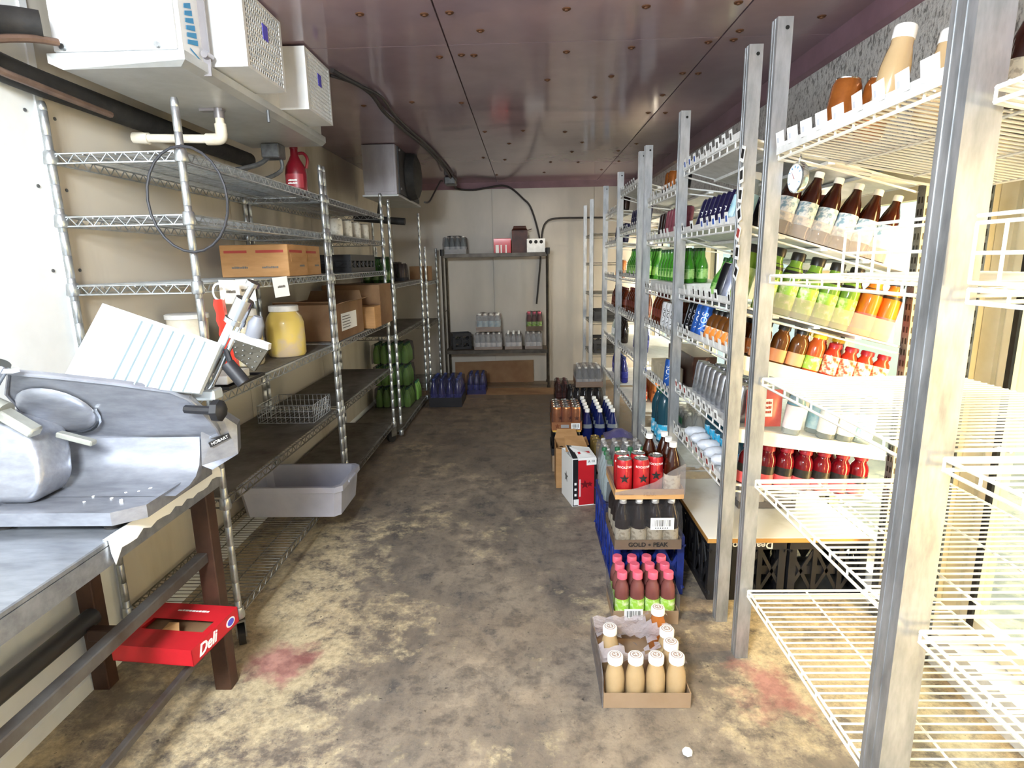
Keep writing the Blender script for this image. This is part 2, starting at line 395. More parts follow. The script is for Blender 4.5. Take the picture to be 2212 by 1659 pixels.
def rack_shelf(t, x0, x1, y0, y1, z, m=ZINC, liner=False, fine=.026):
    b = MB(); r = .0034; dz = .03
    for (p, q) in (((x0, y0), (x1, y0)), ((x1, y0), (x1, y1)), ((x0, y1), (x1, y1)), ((x0, y0), (x0, y1))):
        b.wire((*p, z), (*q, z), r); b.wire((*p, z-dz), (*q, z-dz), r)
        L = math.dist(p, q); n = max(4, round(L/.055)); 
        for k in range(n):
            t0, t1, tm = k/n, (k+1)/n, (k+.5)/n
            P = lambda u: (p[0]+(q[0]-p[0])*u, p[1]+(q[1]-p[1])*u)
            b.wire((*P(t0), z-dz), (*P(tm), z), .0022); b.wire((*P(tm), z), (*P(t1), z-dz), .0022)
    s = obj('shelf', b.mesh('shelf', m), t)
    w = MB(); n = round((y1-y0)/fine)
    for k in range(1, n): y = y0+(y1-y0)*k/n; w.add([(x0, y-.0016, z+.001), (x1, y-.0016, z+.001), (x1, y+.0016, z+.001), (x0, y+.0016, z+.001), (x0, y, z+.004), (x1, y, z+.004)], [(0, 3, 2, 1), (0, 1, 5, 4), (2, 3, 4, 5)])
    for k in (1, 2, 3): x = x0+(x1-x0)*k/4; w.wire((x, y0, z-.004), (x, y1, z-.004), .003)
    obj('wire_deck', w.mesh('wire_deck', m), s, kind='stuff')
    for x in (x0, x1):
        for y in (y0, y1): obj('collar', COLLAR, s, (x, y, z-.012))
    if liner: obj('shelf_liner', bx(x0+.012, x1-.012, y0+.02, y1-.02, z+.004, z+.007, LINER), s)
    return s
def wire_rack(label, x0, x1, y0, y1, zs, h, liners=(), dirty=(), casters=True):
    t = thing('wire_shelving_rack', label, 'shelving rack', 'chrome wire racks along the left wall')
    pm = post_mesh(h)
    for x in (x0, x1):
        for y in (y0, y1):
            obj('post', pm, t, (x, y, 0))
            if casters:
                c = obj('caster', CAST, t, (x, y, 0), (0, 0, .5 if y == y0 else 2.6)); obj('wheel', WHEEL, c)
    for z in zs: rack_shelf(t, x0, x1, y0, y1, z+.012, ZINCD if z in dirty else ZINC, z in liners)
    return t
XL = -1.119; XR0 = -1.553
R1 = [1.812, 1.612, 1.385, .985, .60, .155]
wire_rack('near chrome wire rack with six shelves, behind the meat slicer', XR0, XL, 1.99, 3.33, R1, 1.985, (.985, .60), (.60, .155))
R2 = [1.812, 1.612, 1.385, .985, .60, .145]
wire_rack('middle chrome wire rack holding canned goods, a black crate and cardboard boxes', XR0, XL, 3.385, 4.675, R2, 1.985, (.985, .60, .145), (.60, .145))
wire_rack('far tall chrome wire rack with green soda packs at its foot', XR0+.01, -1.075, 4.735, 6.05, [1.275, .86, .055], 1.945, (1.275, .86, .055), (.86, .055), False)
wire_rack('low short chrome rack in the far left corner by the back wall', XR0+.01, -1.04, 6.13, 6.88, [1.245, .80, .13], 1.62, (1.245, .80), (.80, .13), False)

# rack across the back wall
def back_rack():
    t = thing('back_wall_rack', 'dark steel two-tier rack standing against the back wall', 'shelving rack')
    DK = mat('tarnished_steel', '#4d4740', .45, .6, '#332e28', 14)
    for x in (-.945, .245):
        for y in (6.72, 7.05):
            b = MB(); b.cyl((x, y, 0), (x, y, 1.60), .0135, 8); b.lathe([(.02, 0), (.018, .03)], 8, (x, y, 0)); o = obj('post', b.mesh('post', DK), t)
            obj('collar', MB().cyl((x, y, 1.53), (x, y, 1.60), .024, 10).mesh('collar', BLACKP), o)
    for z in (1.55, .45):
        b = MB(); b.box(-.95, .25, 6.715, 6.73, z-.04, z).box(-.95, .25, 7.04, 7.055, z-.04, z).box(-.95, -.937, 6.73, 7.04, z-.04, z).box(.237, .25, 6.73, 7.04, z-.04, z)
        s = obj('shelf', b.mesh('shelf', DK), t); obj('shelf_liner', bx(-.935, .235, 6.732, 7.038, z-.012, z-.002, mat('brown_liner', '#55493d', .7)), s)
    for x in (-.945, .245):
        b = MB(); b.wire((x, 6.72, .9), (x, 7.05, .9), .006); obj('brace', b.mesh('brace', DK), t)
back_rack()

# ================================================================ evaporators and pipes
def near_evaporator():
    t = thing('evaporator_unit', 'large white twin-fan evaporator hung from the ceiling above the near wire rack', 'cooling unit')
    b = MB(); b.box(-1.43, -1.035, 1.92, 3.16, 2.085, 2.345, .006); obj('cabinet', b.mesh('cabinet', EVAPW), t)
    b = MB(); b.prism([(-1.445, 1.905, 2.095), (-1.445, 1.905, 2.068), (-1.42, 1.93, 2.056), (-1.05, 1.93, 2.056), (-1.022, 1.905, 2.068), (-1.022, 1.905, 2.095)], (0, 1.27, 0))
    obj('drip_pan', b.mesh('drip_pan', EVAPG), t)
    obj('end_panel', MB().box(-1.425, -1.045, 1.909, 1.921, 2.10, 2.345, .003).mesh('end_panel', EVAPW), t)
    sc = MB().cyl((0, 0, 0), (0, -.012, 0), .009, 10).mesh('screw', ZINC)
    for x, z in ((-1.10, 2.11), (-1.39, 2.11), (-1.10, 2.33)): obj('screw', sc, t, (x, 1.909, z))
    br = MB().box(-1.047, -1.013, 2.04, 2.046, 2.06, 2.34).cyl((-1.02, 2.02, 2.12), (-1.02, 2.06, 2.12), .012, 10)
    obj('seam_strip', br.mesh('seam_strip', ALU), t)
    # slanted blue maker's mark near the end of the side, unreadable in the photograph
    b = MB()
    for k in range(6):
        z = 2.128+k*.02; b.prism([(-1.0335, 1.955, z), (-1.0335, 2.015-.004*k, z+.012), (-1.0335, 2.015-.004*k, z+.028), (-1.0335, 1.958, z+.013)], (.0008, 0, 0))
    b.prism([(-1.0335, 1.965, 2.115), (-1.0335, 2.02, 2.098), (-1.0335, 2.02, 2.102), (-1.0335, 1.965, 2.12)], (.0008, 0, 0))
    obj('blue_mark', b.mesh('blue_mark', BLUEINK), t, label='slanted blue printed mark')
    for i, (y0, y1) in enumerate(((2.085, 2.40), (2.64, 2.955))):
        b = MB(); z0, z1 = 2.10, 2.345; x0, x1 = -1.035, -.91
        b.box(x0, x1, y0, y0+.006, z0, z1).box(x0, x1, y1-.006, y1, z0, z1).box(x0, x1, y0+.006, y1-.006, z0, z0+.006).box(x0, x1, y0+.006, y1-.006, z1-.006, z1)
        b.box(x1-.006, x1, y0+.006, y0+.02, z0+.006, z1-.006).box(x1-.006, x1, y1-.02, y1-.006, z0+.006, z1-.006)
        s = obj('fan_shroud', b.mesh('fan_shroud', EVAPW), t)
        g = MB(); ny, nz = 17, 14
        for k in range(nz+1): z = z0+.008+(z1-z0-.016)*k/nz; g.box(x1-.004, x1, y0+.02, y1-.02, z-.0024, z+.0024)
        for k in range(ny+1): y = y0+.02+(y1-y0-.04)*k/ny; g.box(x1-.005, x1-.001, y-.0019, y+.0019, z0+.008, z1-.008)
        obj('grille', g.mesh('grille', EVAPW), s, kind='stuff')
        obj('shade_sheet', bx(x1-.022, x1-.019, y0+.01, y1-.01, z0+.01, z1-.01, BLACKP), s)  # black sheet close behind the grille, stands in for the shade inside
        yc, zc = (y0+y1)/2, (z0+z1)/2
        f = MB(); f.cyl((x0+.05, yc, zc), (x0+.085, yc, zc), .022, 10)
        for k in range(4):
            a = k*PI/2+.4; u = Vector((0, math.cos(a), math.sin(a))); w = Vector((0, -math.sin(a), math.cos(a)))
            p = Vector((x0+.045, yc, zc)); f.prism([p+u*.02-w*.01, p+u*.1-w*.035+Vector((.012, 0, 0)), p+u*.1+w*.035-Vector((.012, 0, 0)), p+u*.02+w*.01], (.002, 0, 0))
        obj('fan', f.mesh('fan', UPR), s)
        obj('sticker', bx(x1-.001, x1+.001, yc-.012, yc+.03, zc+.01, zc+.06, PURPINK), s, label='small violet sticker')
    obj('hanger_screw', MB().cyl((-1.03, 2.50, 2.085), (-1.03, 2.50, 2.02), .006, 8).mesh('hanger_screw', UPR), t)
near_evaporator()
def far_evaporator():
    t = thing('evaporator_unit', 'square bare-metal evaporator with a black fan, hung from the ceiling above the middle rack', 'cooling unit', loc=(-.028, .13, .014))
    obj('cabinet', MB().box(-1.225, -.965, 4.60, 5.55, 1.965, 2.337, .004).mesh('cabinet', ALU), t)
    obj('end_panel', MB().box(-1.222, -.985, 4.592, 4.60, 1.99, 2.333).mesh('end_panel', ALU), t)
    obj('bottom_flange', MB().box(-1.235, -.955, 4.585, 5.56, 1.953, 1.966).mesh('bottom_flange', EVAPG), t)
    b = MB(); b.box(-.965, -.955, 4.66, 5.50, 1.98, 2.33); obj('fan_panel', b.mesh('fan_panel', BLACKP), t)
    sh = MB(); sh.lathe([(.19, 0), (.19, .03), (.175, .07), (.13, .09), (.05, .095)], 22); o = obj('fan_guard', sh.mesh('fan_guard', BLACKR), t, (-.955, 5.06, 2.155), Matrix.Rotation(PI/2, 3, 'Y'))
    for r in (.15, .11, .07):
        ring = [(r*math.cos(a*PI/8), r*math.sin(a*PI/8), .07+.028*(1-r/.15)) for a in range(16)]
        obj('guard_ring', MB().tube(ring, .004, 5, True).mesh('guard_ring', BLACKR), o)
    rv = MB().cyl((0, 0, 0), (.008, 0, 0), .009, 8).mesh('rivet', ZINC)
    for y, z in ((4.70, 2.31), (4.70, 2.02), (5.44, 2.31), (5.44, 2.02)): obj('rivet', rv, t, (-.955, y, z))
far_evaporator()

t = thing('refrigerant_line', 'thick black foam-insulated pipe with a thin brown copper line along the left wall', 'pipe')
obj('pipe_insulation', MB().tube([(-1.405, 1.85, 2.15), (-1.46, 1.80, 2.145), (-1.505, 1.715, 2.115), (-1.525, 1.70, 2.06), (-1.53, 1.85, 2.035), (-1.535, 2.3, 2.032), (-1.535, 3.4, 2.03)], .040, 14, smoothn=5)
        .mesh('pipe_insulation', BLACKR), t)
obj('copper_line', MB().tube([(-1.385, 1.878, 2.115), (-1.415, 1.80, 2.10), (-1.448, 1.69, 2.055), (-1.458, 1.71, 2.005), (-1.46, 1.85, 1.995), (-1.472, 2.2, 1.99)], .011, 8, smoothn=5)
        .mesh('copper_line', mat('dull_copper', '#7d6556', .5, .4, '#5e4a3f', 14)), t)
obj('zip_tie', MB().tube([(-1.508+.052*math.cos(a*PI/8), 1.705+.02*math.sin(a*PI/8), 2.085+.052*math.sin(a*PI/8)) for a in range(16)], .003, 5, True).mesh('zip_tie', WHITEP), t)
t = thing('drain_pipe', 'white pvc drain pipe with an elbow running under the white evaporator', 'pipe')
b = MB().cyl((-1.21, 2.42, 1.945), (-1.50, 2.42, 1.955), .0165, 12).cyl((-1.19, 2.42, 1.965), (-1.19, 2.42, 2.03), .0165, 12)
obj('pipe', b.mesh('pipe', PVC), t)
b = MB().tube([(-1.25, 2.42, 1.945), (-1.205, 2.42, 1.945), (-1.19, 2.42, 1.955), (-1.19, 2.42, 2.0)], .022, 12, smoothn=4); obj('elbow', b.mesh('elbow', PVC), t)
b = MB().cyl((-1.48, 2.42, 1.953), (-1.54, 2.42, 1.957), .022, 12); obj('wall_elbow', b.mesh('wall_elbow', PVC), t)
b = MB().cyl((-1.19, 2.42, 2.02), (-1.19, 2.42, 2.0555), .02, 10).box(-1.26, -1.17, 2.405, 2.435, 2.046, 2.0555); obj('fitting', b.mesh('fitting', ALU), t)
t = thing('junction_box', 'grey junction box with conduit tails below the far end of the white evaporator', 'electrical box')
obj('box', MB().box(-1.32, -1.23, 3.07, 3.16, 1.985, 2.0545, .005).mesh('box', UPR), t)
obj('conduit', MB().tube([(-1.30, 3.10, 1.99), (-1.33, 3.05, 1.95), (-1.42, 2.98, 1.915), (-1.54, 2.95, 1.90)], .012, 8, smoothn=4).mesh('conduit', UPR), t)
obj('conduit', MB().tube([(-1.25, 3.14, 1.99), (-1.25, 3.13, 1.93), (-1.33, 3.06, 1.875), (-1.46, 3.03, 1.85)], .01, 8, smoothn=4).mesh('conduit', UPR), t)
CABLE = mat('dark_cable', '#2e2a2a', .5)
run = t = thing('cable_run', 'long pair of dark cables along the ceiling, one curving down the back wall', 'cable')
obj('cable', MB().tube([(-.888, 2.93, 2.335), (-.86, 3.02, 2.33), (-.81, 3.30, 2.335), (-.83, 3.72, 2.335), (-.815, 4.16, 2.335), (-.775, 4.82, 2.335), (-.765, 5.86, 2.335), (-.79, 6.5, 2.335), (-.80, 6.95, 2.32), (-.79, 7.06, 2.29), (-.61, 7.075, 2.275), (-.40, 7.075, 2.30),
        (-.263, 7.075, 2.315), (-.15, 7.075, 2.275), (-.03, 7.08, 2.17), (.06, 7.085, 2.07), (.14, 7.085, 1.82), (.175, 7.085, 1.58), (.15, 7.085, 1.25), (.12, 7.085, .95)], .011, 8, smoothn=5).mesh('cable', CABLE), t)
obj('cable', MB().tube([(-.92, 3.0, 2.335), (-.85, 3.1, 2.332), (-.775, 3.38, 2.338), (-.79, 3.74, 2.34), (-.78, 4.2, 2.34), (-.745, 4.84, 2.34), (-.735, 5.86, 2.34), (-.75, 6.4, 2.335), (-.74, 6.6, 2.30)], .008, 8, smoothn=5).mesh('cable', CABLE), t)
tag(obj('cable', MB().tube([(.18, 7.061, 1.60), (.195, 7.061, 1.79), (.24, 7.061, 1.895), (.35, 7.061, 1.935), (.66, 7.061, 1.937), (1.25, 7.085, 1.93)], .011, 8, smoothn=5).mesh('cable', CABLE)),
    'dark conduit bending right across the back wall to the shelf bays', 'cable')
tag(obj('cable', MB().tube([(-.90, 5.42, 1.985), (-.90, 5.7, 2.02), (-.90, 6.1, 2.16), (-.885, 6.4, 2.29), (-.872, 6.47, 2.30)], .008, 8, smoothn=5).mesh('cable', CABLE)),
    'slack cable sloping from the black evaporator fan to the ceiling', 'cable')
obj('ceiling_junction', MB().box(-.86, -.74, 6.5, 6.68, 2.27, 2.35, .01).mesh('ceiling_junction', UPR), run, label='dusty junction box')
t = thing('drain_pipe', 'short black insulated drain stub under the bare-metal evaporator', 'pipe')
obj('pipe', MB().tube([(-1.20, 5.0, 1.962), (-1.22, 5.02, 1.88), (-1.25, 5.1, 1.84)], .012, 8, smoothn=3).mesh('pipe', BLACKR), t)
obj('insulation', MB().cyl((-1.45, 5.1, 1.84), (-1.02, 5.1, 1.80), .03, 10).mesh('insulation', BLACKR), t)

# hose ring on the near post
tag(obj('hose_loop', MB().tube([(-1.10+.125*math.cos(a*PI/12), 1.962+.012*math.cos(a*PI/12), 1.668+.166*math.sin(a*PI/12)) for a in range(24)], .0045, 8, True)
        .mesh('hose_loop', mat('dark_hose', '#2d2d31', .55))), 'thin dark grey hose loop hung over the near rack post', 'hose')

# ================================================================ table and slicer
def table():
    t = thing('steel_work_table', 'worn steel work table with brown legs in the left foreground', 'table')
    obj('tabletop', MB().box(-1.55, -1.035, -.25, 1.835, .785, .80, .003).mesh('tabletop', STEELT), t)
    b = MB().box(-1.045, -1.035, -.24, 1.825, .735, .785).box(-1.54, -1.045, 1.815, 1.825, .735, .785).box(-1.54, -1.53, -.24, 1.815, .735, .785)
    obj('apron', b.mesh('apron', STEELT), t)
    for x in (-1.08, -1.515):
        for y in (1.785, -.2):
            obj('leg', MB().box(x-.029, x+.029, y-.026, y+.026, 0, .785, .003).mesh('leg', BROWNL), t)
    obj('stretcher', MB().box(-1.105, -1.07, -.17, 1.76, .49, .525, .003).mesh('stretcher', GREYBAR), t)
    obj('stretcher', MB().box(-1.10, -1.078, -.17, 1.76, .19, .215, .003).mesh('stretcher', GREYBAR), t)
    obj('stretcher', MB().cyl((-1.50, -.17, .29), (-1.50, 1.76, .29), .032, 12).mesh('stretcher', mat('dark_bar', '#4c4b4c', .4, .4)), t)
    obj('crossbar', MB().box(-1.468, -1.106, 1.685, 1.72, .245, .285, .003).mesh('crossbar', BROWNL), t)
table()
# red carton on the low bars
def deli_box():
    t = thing('deli_carton', 'opened flat red deli carton resting on the low table bars', 'box', loc=(-1.12, 1.628, .2925), rot=(.0, math.radians(-.8), math.radians(-7)))
    w, d, h = .27, .225, .052
    b = MB(); b.box(-w/2, w/2, -d/2, d/2, 0, .002).box(-w/2, -w/2+.002, -d/2, d/2, 0, h).box(w/2-.002, w/2, -d/2, d/2, 0, h).box(-w/2, w/2, -d/2, -d/2+.002, 0, h).box(-w/2, w/2, d/2-.002, d/2, 0, h)
    b.box(-w/2, w/2, -d/2, -.028, h, h+.002).box(-w/2, w/2, .03, d/2, h, h+.002).box(-w/2, -w/2+.03, -.028, .03, h, h+.002).box(w/2-.025, w/2, -.028, .03, h, h+.002)
    obj('carton_body', b.mesh('carton_body', REDC), t)
    b = MB().box(-w/2+.004, w/2-.004, -d/2+.004, d/2-.004, .02, .022); obj('inner_card', b.mesh('inner_card', CARDD), t)
    b = MB().prism([(-.03, -.028, h), (.03, -.028, h), (.02, -.012, h+.018), (-.02, -.006, h+.012)], (0, .001, .001)); obj('torn_flap', b.mesh('torn_flap', CARD), t)
    obj('lettering', text_mesh('Deli', .05, WHITEPAPER, shear=.35, bold=.001), t, (w/2+.0005, -.045, .026), AISLE)
    e = MB().lathe([(.022, 0), (.022, .0006)], 16).mesh('logo_oval', WHITEPAPER); m = Matrix.Rotation(PI/2, 3, 'Y') @ Matrix.Diagonal((.7, 1, 1))
    o = obj('logo_oval', e, t, (w/2+.0005, .07, .026), m, label='white oval with a blue centre')
    obj('logo_centre', MB().lathe([(.016, 0), (.016, .001)], 16).mesh('logo_centre', PURPINK), o)
    obj('print', marks(.12, .014, 1, WHITEPAPER), t, (.0, .075, h+.0025))
deli_box()

def slicer():
    t = thing('meat_slicer', 'grey cast-metal meat slicer standing on the steel work table', 'slicer')
    x0, x1, y0, y1 = -1.40, -.985, 1.335, 1.70
    outl = [(x0, y0), (x1-.06, y0), (x1, y0+.05), (x1, y1), (x0, y1)]
    b = MB(); b.prism([(x, y, .822) for x, y in outl], (0, 0, .026))
    ins = [(x0+.01, y0+.012), (x1-.065, y0+.012), (x1-.012, y0+.058), (x1-.012, y1-.01), (x0+.01, y1-.01)]
    for i in range(5):
        a, c = outl[i], outl[(i+1) % 5]; d, e = ins[i], ins[(i+1) % 5]
        b.prism([(a[0], a[1], .848), (c[0], c[1], .848), (e[0], e[1], .848), (d[0], d[1], .848)], (0, 0, .009))
    obj('base', b.mesh('base', STEEL), t)
    for x in (-1.36, -1.076):
        for y in (1.38, 1.66): obj('foot', MB().lathe([(.022, 0), (.018, .024)], 12, (x, y, .8008)).mesh('foot', BLACKR), t)
    # curved splash rising from the tray
    prof = [(1.46, .849), (1.53, .853), (1.565, .866), (1.587, .89), (1.60, .925), (1.608, .97)]
    b = MB(); n = len(prof); vs = [(-1.405, y, z) for y, z in prof]+[(-.955, y, z) for y, z in prof]+[(-1.405, y+.02, z-.004) for y, z in prof]+[(-.955, y+.02, z-.004) for y, z in prof]
    b.add(vs, [(i, n+i, n+i+1, i+1) for i in range(n-1)], True); b.add(vs, [(2*n+i, 2*n+i+1, 3*n+i+1, 3*n+i) for i in range(n-1)], True)
    b.add(vs, [(n+i, 3*n+i, 3*n+i+1, n+i+1) for i in range(n-1)]+[(i, i+1, 2*n+i+1, 2*n+i) for i in range(n-1)])
    obj('splash_guard', b.mesh('splash_guard', STEEL), t)
    # broad sloping shield in front of the knife
    sh = [(-1.34, 1.454, 1.194), (-1.218, 1.466, 1.178), (-1.084, 1.481, 1.157), (-.951, 1.5, 1.13), (-.918, 1.518, 1.105), (-.902, 1.545, 1.066), (-.892, 1.59, 1.003), (-.895, 1.607, .98), (-.93, 1.618, .965), (-1.087, 1.619, .963), (-1.369, 1.61, .977), (-1.407, 1.557, 1.05), (-1.40, 1.50, 1.129)]
    N = Vector((0, .814, .581)); b = MB(); b.prism(sh, N*.014)
    obj('shield', b.mesh('shield', STEEL), t)
    edge = [Vector(p)-N*.002 for p in sh]; obj('shield_rim', MB().tube(edge, .005, 6, True).mesh('shield_rim', STEEL), t)
    # round knife cover bulging from the shield
    c = Vector((-1.30, 1.535, 1.075)); ux = Vector((1, 0, 0)); uy = Vector((0, -.581, .814)); b = MB(); vs = []; K, n = 5, 22
    for k in range(K):
        a = k/(K-1)*PI/2; rr = .098*math.cos(a*.82); hh = .016*math.sin(a)+.002
        for i in range(n): th = 2*PI*i/n; vs.append(c+ux*rr*1.05*math.cos(th)+uy*rr*.92*math.sin(th)-N*hh)
    b.add(vs, [(k*n+i, k*n+(i+1) % n, (k+1)*n+(i+1) % n, (k+1)*n+i) for k in range(K-1) for i in range(n)]+[[(K-1)*n+i for i in range(n)]], True)
    obj('knife_cover', b.mesh('knife_cover', STEEL), t)
    ring = [c-ux*0+ux*.108*math.cos(2*PI*i/24)+uy*.095*math.sin(2*PI*i/24)-N*.004 for i in range(13, 25)]
    obj('knife_ring', MB().tube(ring, .006, 6).mesh('knife_ring', CHROME), t)
    b = MB(); M = Matrix.Translation((-1.245, 1.51, 1.0)) @ Matrix.Rotation(.28, 4, 'Y'); b.box(-.045, .055, -.012, .012, -.008, .008, .003, M=M); obj('scraper_bracket', b.mesh('scraper_bracket', mat('pale_metal', '#a3a49c', .45, .4, '#8f9088', 14)), t)
    # housing on the left
    b = MB(); b.prism([(-1.44, 1.40, .85), (-1.30, 1.40, .85), (-1.275, 1.40, .90), (-1.285, 1.42, .96), (-1.31, 1.45, 1.03), (-1.39, 1.455, 1.075), (-1.44, 1.455, 1.08)], (0, .13, 0)); o = obj('motor_housing', b.mesh('motor_housing', STEEL), t)
    md = o.modifiers.new('bevel', 'BEVEL'); md.width = .035; md.segments = 4; md.limit_method = 'NONE'; o.data.shade_smooth()
    b = MB(); M = Matrix.Translation((-1.335, 1.44, 1.07)) @ Matrix.Rotation(.6, 4, 'Y'); b.box(-.07, .06, -.02, .02, -.014, .014, .005, M=M); b.cyl((-1.40, 1.44, 1.11), (-1.36, 1.44, 1.09), .03, 12)
    PM = mat('pale_metal', '#a3a49c', .45, .4, '#8f9088', 14); obj('arm_bracket', b.mesh('arm_bracket', PM), t)
    b = MB(); b.cyl((-1.36, 1.42, 1.175), (-1.32, 1.42, 1.225), .018, 12).box(-1.345, -1.29, 1.41, 1.43, 1.20, 1.212); obj('clamp', b.mesh('clamp', CHROME), t)
    # gauge plate leaning back behind the shield, ribbed on its right half
    q = [Vector(p) for p in ((-1.187, 1.62, 1.359), (-.831, 1.557, 1.248), (-.868, 1.486, 1.126), (-1.246, 1.505, 1.165))]
    nn = (q[1]-q[0]).cross(q[3]-q[0]).normalized(); nn = -nn if nn.y > 0 else nn
    b = MB(); b.prism(q, -nn*.012); g = obj('gauge_plate', b.mesh('gauge_plate', PLATE), t)
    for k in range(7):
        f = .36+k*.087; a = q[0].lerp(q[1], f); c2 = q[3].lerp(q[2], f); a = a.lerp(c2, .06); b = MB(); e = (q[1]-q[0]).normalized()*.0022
        b.prism([a-e, a+e, c2+e, c2-e], nn*.007); obj('rib', b.mesh('rib', mat('rib_shade_grey', '#93a3aa', .4, .3)), g)  # darker grey paints the shading lines of the ribs
    # food carriage rods and pusher
    b = MB().cyl((-.915, 1.57, 1.115), (-.805, 1.585, 1.31), .011, 10); obj('slide_rod', b.mesh('slide_rod', PLATE), t)
    b = MB().cyl((-.885, 1.57, 1.12), (-.787, 1.585, 1.295), .0075, 10); obj('slide_rod', b.mesh('slide_rod', CHROME), t)
    b = MB().box(-.93, -.865, 1.55, 1.60, 1.09, 1.12, .004); obj('rod_block', b.mesh('rod_block', PLATE), t)
    b = MB().cyl((-.795, 1.585, 1.312), (-.765, 1.585, 1.365), .024, 14).cyl((-.765, 1.585, 1.365), (-.738, 1.585, 1.405), .009, 10).cyl((-.742, 1.585, 1.40), (-.736, 1.585, 1.41), .018, 14).cyl((-.803, 1.585, 1.300), (-.797, 1.585, 1.312), .028, 14)
    obj('carriage_post', b.mesh('carriage_post', CHROME), t)
    p = [Vector(v) for v in ((-.815, 1.575, 1.262), (-.712, 1.575, 1.226), (-.762, 1.585, 1.165), (-.815, 1.59, 1.205))]
    b = MB().prism(p, (0, .012, 0)); pu = obj('pusher_plate', b.mesh('pusher_plate', mat('dark_knurled', '#4d493f', .5, .4)), t)
    st = MB().lathe([(.0035, 0), (.001, .005)], 6).mesh('stud', CHROME)
    for i in range(4):
        for j in range(4):
            v = p[0].lerp(p[1], (i+.6)/4.2).lerp(p[3].lerp(p[2], (i+.6)/4.2), (j+.5)/4); obj('stud', st, pu, v, FRONT)
    b = MB().prism([p[0]+Vector((0, -.002, .0)), p[1]+Vector((0, -.002, 0)), p[1]+Vector((.003, -.002, .016)), p[0]+Vector((.006, -.002, .018))], (0, .02, 0)); obj('pusher_edge', b.mesh('pusher_edge', WHITEP), t)
    b = MB().cyl((-.822, 1.56, 1.192), (-.782, 1.56, 1.137), .019, 12).cyl((-.83, 1.575, 1.23), (-.815, 1.565, 1.19), .008, 8); obj('pusher_handle', b.mesh('pusher_handle', BLACKP), t)
    b = MB().lathe([(.012, 0), (.022, .012), (.022, .05), (.012, .07)], 12, M=Matrix.Translation((-.765, 1.60, 1.25)) @ Matrix.Rotation(.35, 4, 'Y')); obj('grip', b.mesh('grip', mat('grey_grip', '#73757c', .5)), t)
    # knob and the name plate block on the right
    b = MB(); b.lathe([(.022, 0), (.03, .004), (.03, .022), (.02, .03), (.008, .032)], 8, M=Matrix.Translation((-.845, 1.50, 1.075)) @ Matrix.Rotation(PI/2, 4, 'Y')); b.cyl((-.93, 1.52, 1.075), (-.845, 1.50, 1.075), .012, 8)
    obj('knob', b.mesh('knob', BLACKP), t)
    b = MB(); b.prism([(-.955, 1.60, .885), (-.925, 1.60, .872), (-.875, 1.66, .90), (-.868, 1.66, .99), (-.895, 1.63, 1.03), (-.945, 1.60, .985)], (-.02, .06, 0)); obj('side_block', b.mesh('side_block', STEEL), t)
    M = Matrix.Rotation(math.radians(42), 3, 'Z') @ FRONT @ Matrix.Rotation(.30, 3, 'Z')
    pl = obj('name_plate', MB().box(-.03, .03, -.008, .008, 0, .001).mesh('name_plate', BLACKP), t, (-.905, 1.622, .955), M)
    obj('lettering', text_mesh('HOBART', .0125, WHITEPAPER, .0003), pl, (0, 0, .0012))
    # crumbs of cheese left on the tray
    for k in range(16):
        s = random.uniform(.002, .004); obj('crumb', MB().box(-s, s, -s, s, 0, s).mesh('crumb', WHITEPAPER), t, (random.uniform(-1.22, -1.05), random.uniform(1.42, 1.56), .8485 if True else 0), (0, 0, random.random()*3))
slicer()
# white towel wedged along the table edge under the slicer
b = MB(); n = 18; vs = []
for k in range(n+1):
    y = 1.30+.52*k/n; w = random.uniform(-.006, .006)
    vs += [(-1.048, y, .8015), (-1.033+w*.3, y, .806+abs(w)*.5), (-1.026, y, .797+w*.4), (-1.024, y, .772+w*1.6-(.03 if k == 0 else 0)), (-1.031, y, .772+w*1.6), (-1.0335, y, .80)]
b.add(vs, [(k*6+j, k*6+(j+1) % 6, (k+1)*6+(j+1) % 6, (k+1)*6+j) for k in range(n) for j in range(6)]+[(5, 4, 3, 2, 1, 0), tuple(n*6+j for j in range(6))], True)
tag(obj('towel', b.mesh('towel', WHITEPAPER)), 'white towel folded over the table edge under the slicer', 'towel')

# ================================================================ shelf bays in front of the doors (right)
def channel_mesh(w, d, h, m):
    b = MB(); tk = .004
    b.box(-w/2, -w/2+tk, -d/2, d/2, 0, h).box(-w/2+tk, w/2, -d/2, -d/2+tk, 0, h).box(w/2-tk, w/2, -d/2+tk, d/2, 0, h).box(-w/2+tk, w/2-tk, d/2-tk, d/2, 0, h*.997)
    b.box(-w/2-.0012, -w/2, -d*.12, d*.12, 0, h).box(-w/2-.0012, -w/2, d*.28, d*.4, 0, h)
    return b.mesh('post', m)
HOLE = MB().cyl((0, 0, 0), (0, -.0015, 0), .006, 10).mesh('bolt_hole', DARKSLOT)
CH = channel_mesh(.046, .046, 2.145, GALV); CHW = channel_mesh(.064, .066, 2.30, GALV); CHS = channel_mesh(.036, .036, 2.06, GALV)
def upright_mesh():
    b = MB(); b.box(-.015, .015, -.022, .022, 0, 1.69); b.cur = 1
    z = .2
    while z < 1.66:
        b.box(-.0156, .0156, -.012, -.004, z, z+.022).box(-.0156, .0156, .005, .013, z, z+.022)
        b.box(-.009, -.003, -.0226, -.02, z, z+.022).box(.003, .009, -.0226, -.02, z, z+.022); z += .042
    return b.mesh('slotted_upright', [UPR, DARKSLOT])
UPM = upright_mesh()
WX = MB().cyl((0, 0, 0), (1, 0, 0), .0029, 6).mesh('wire', WHITEW)
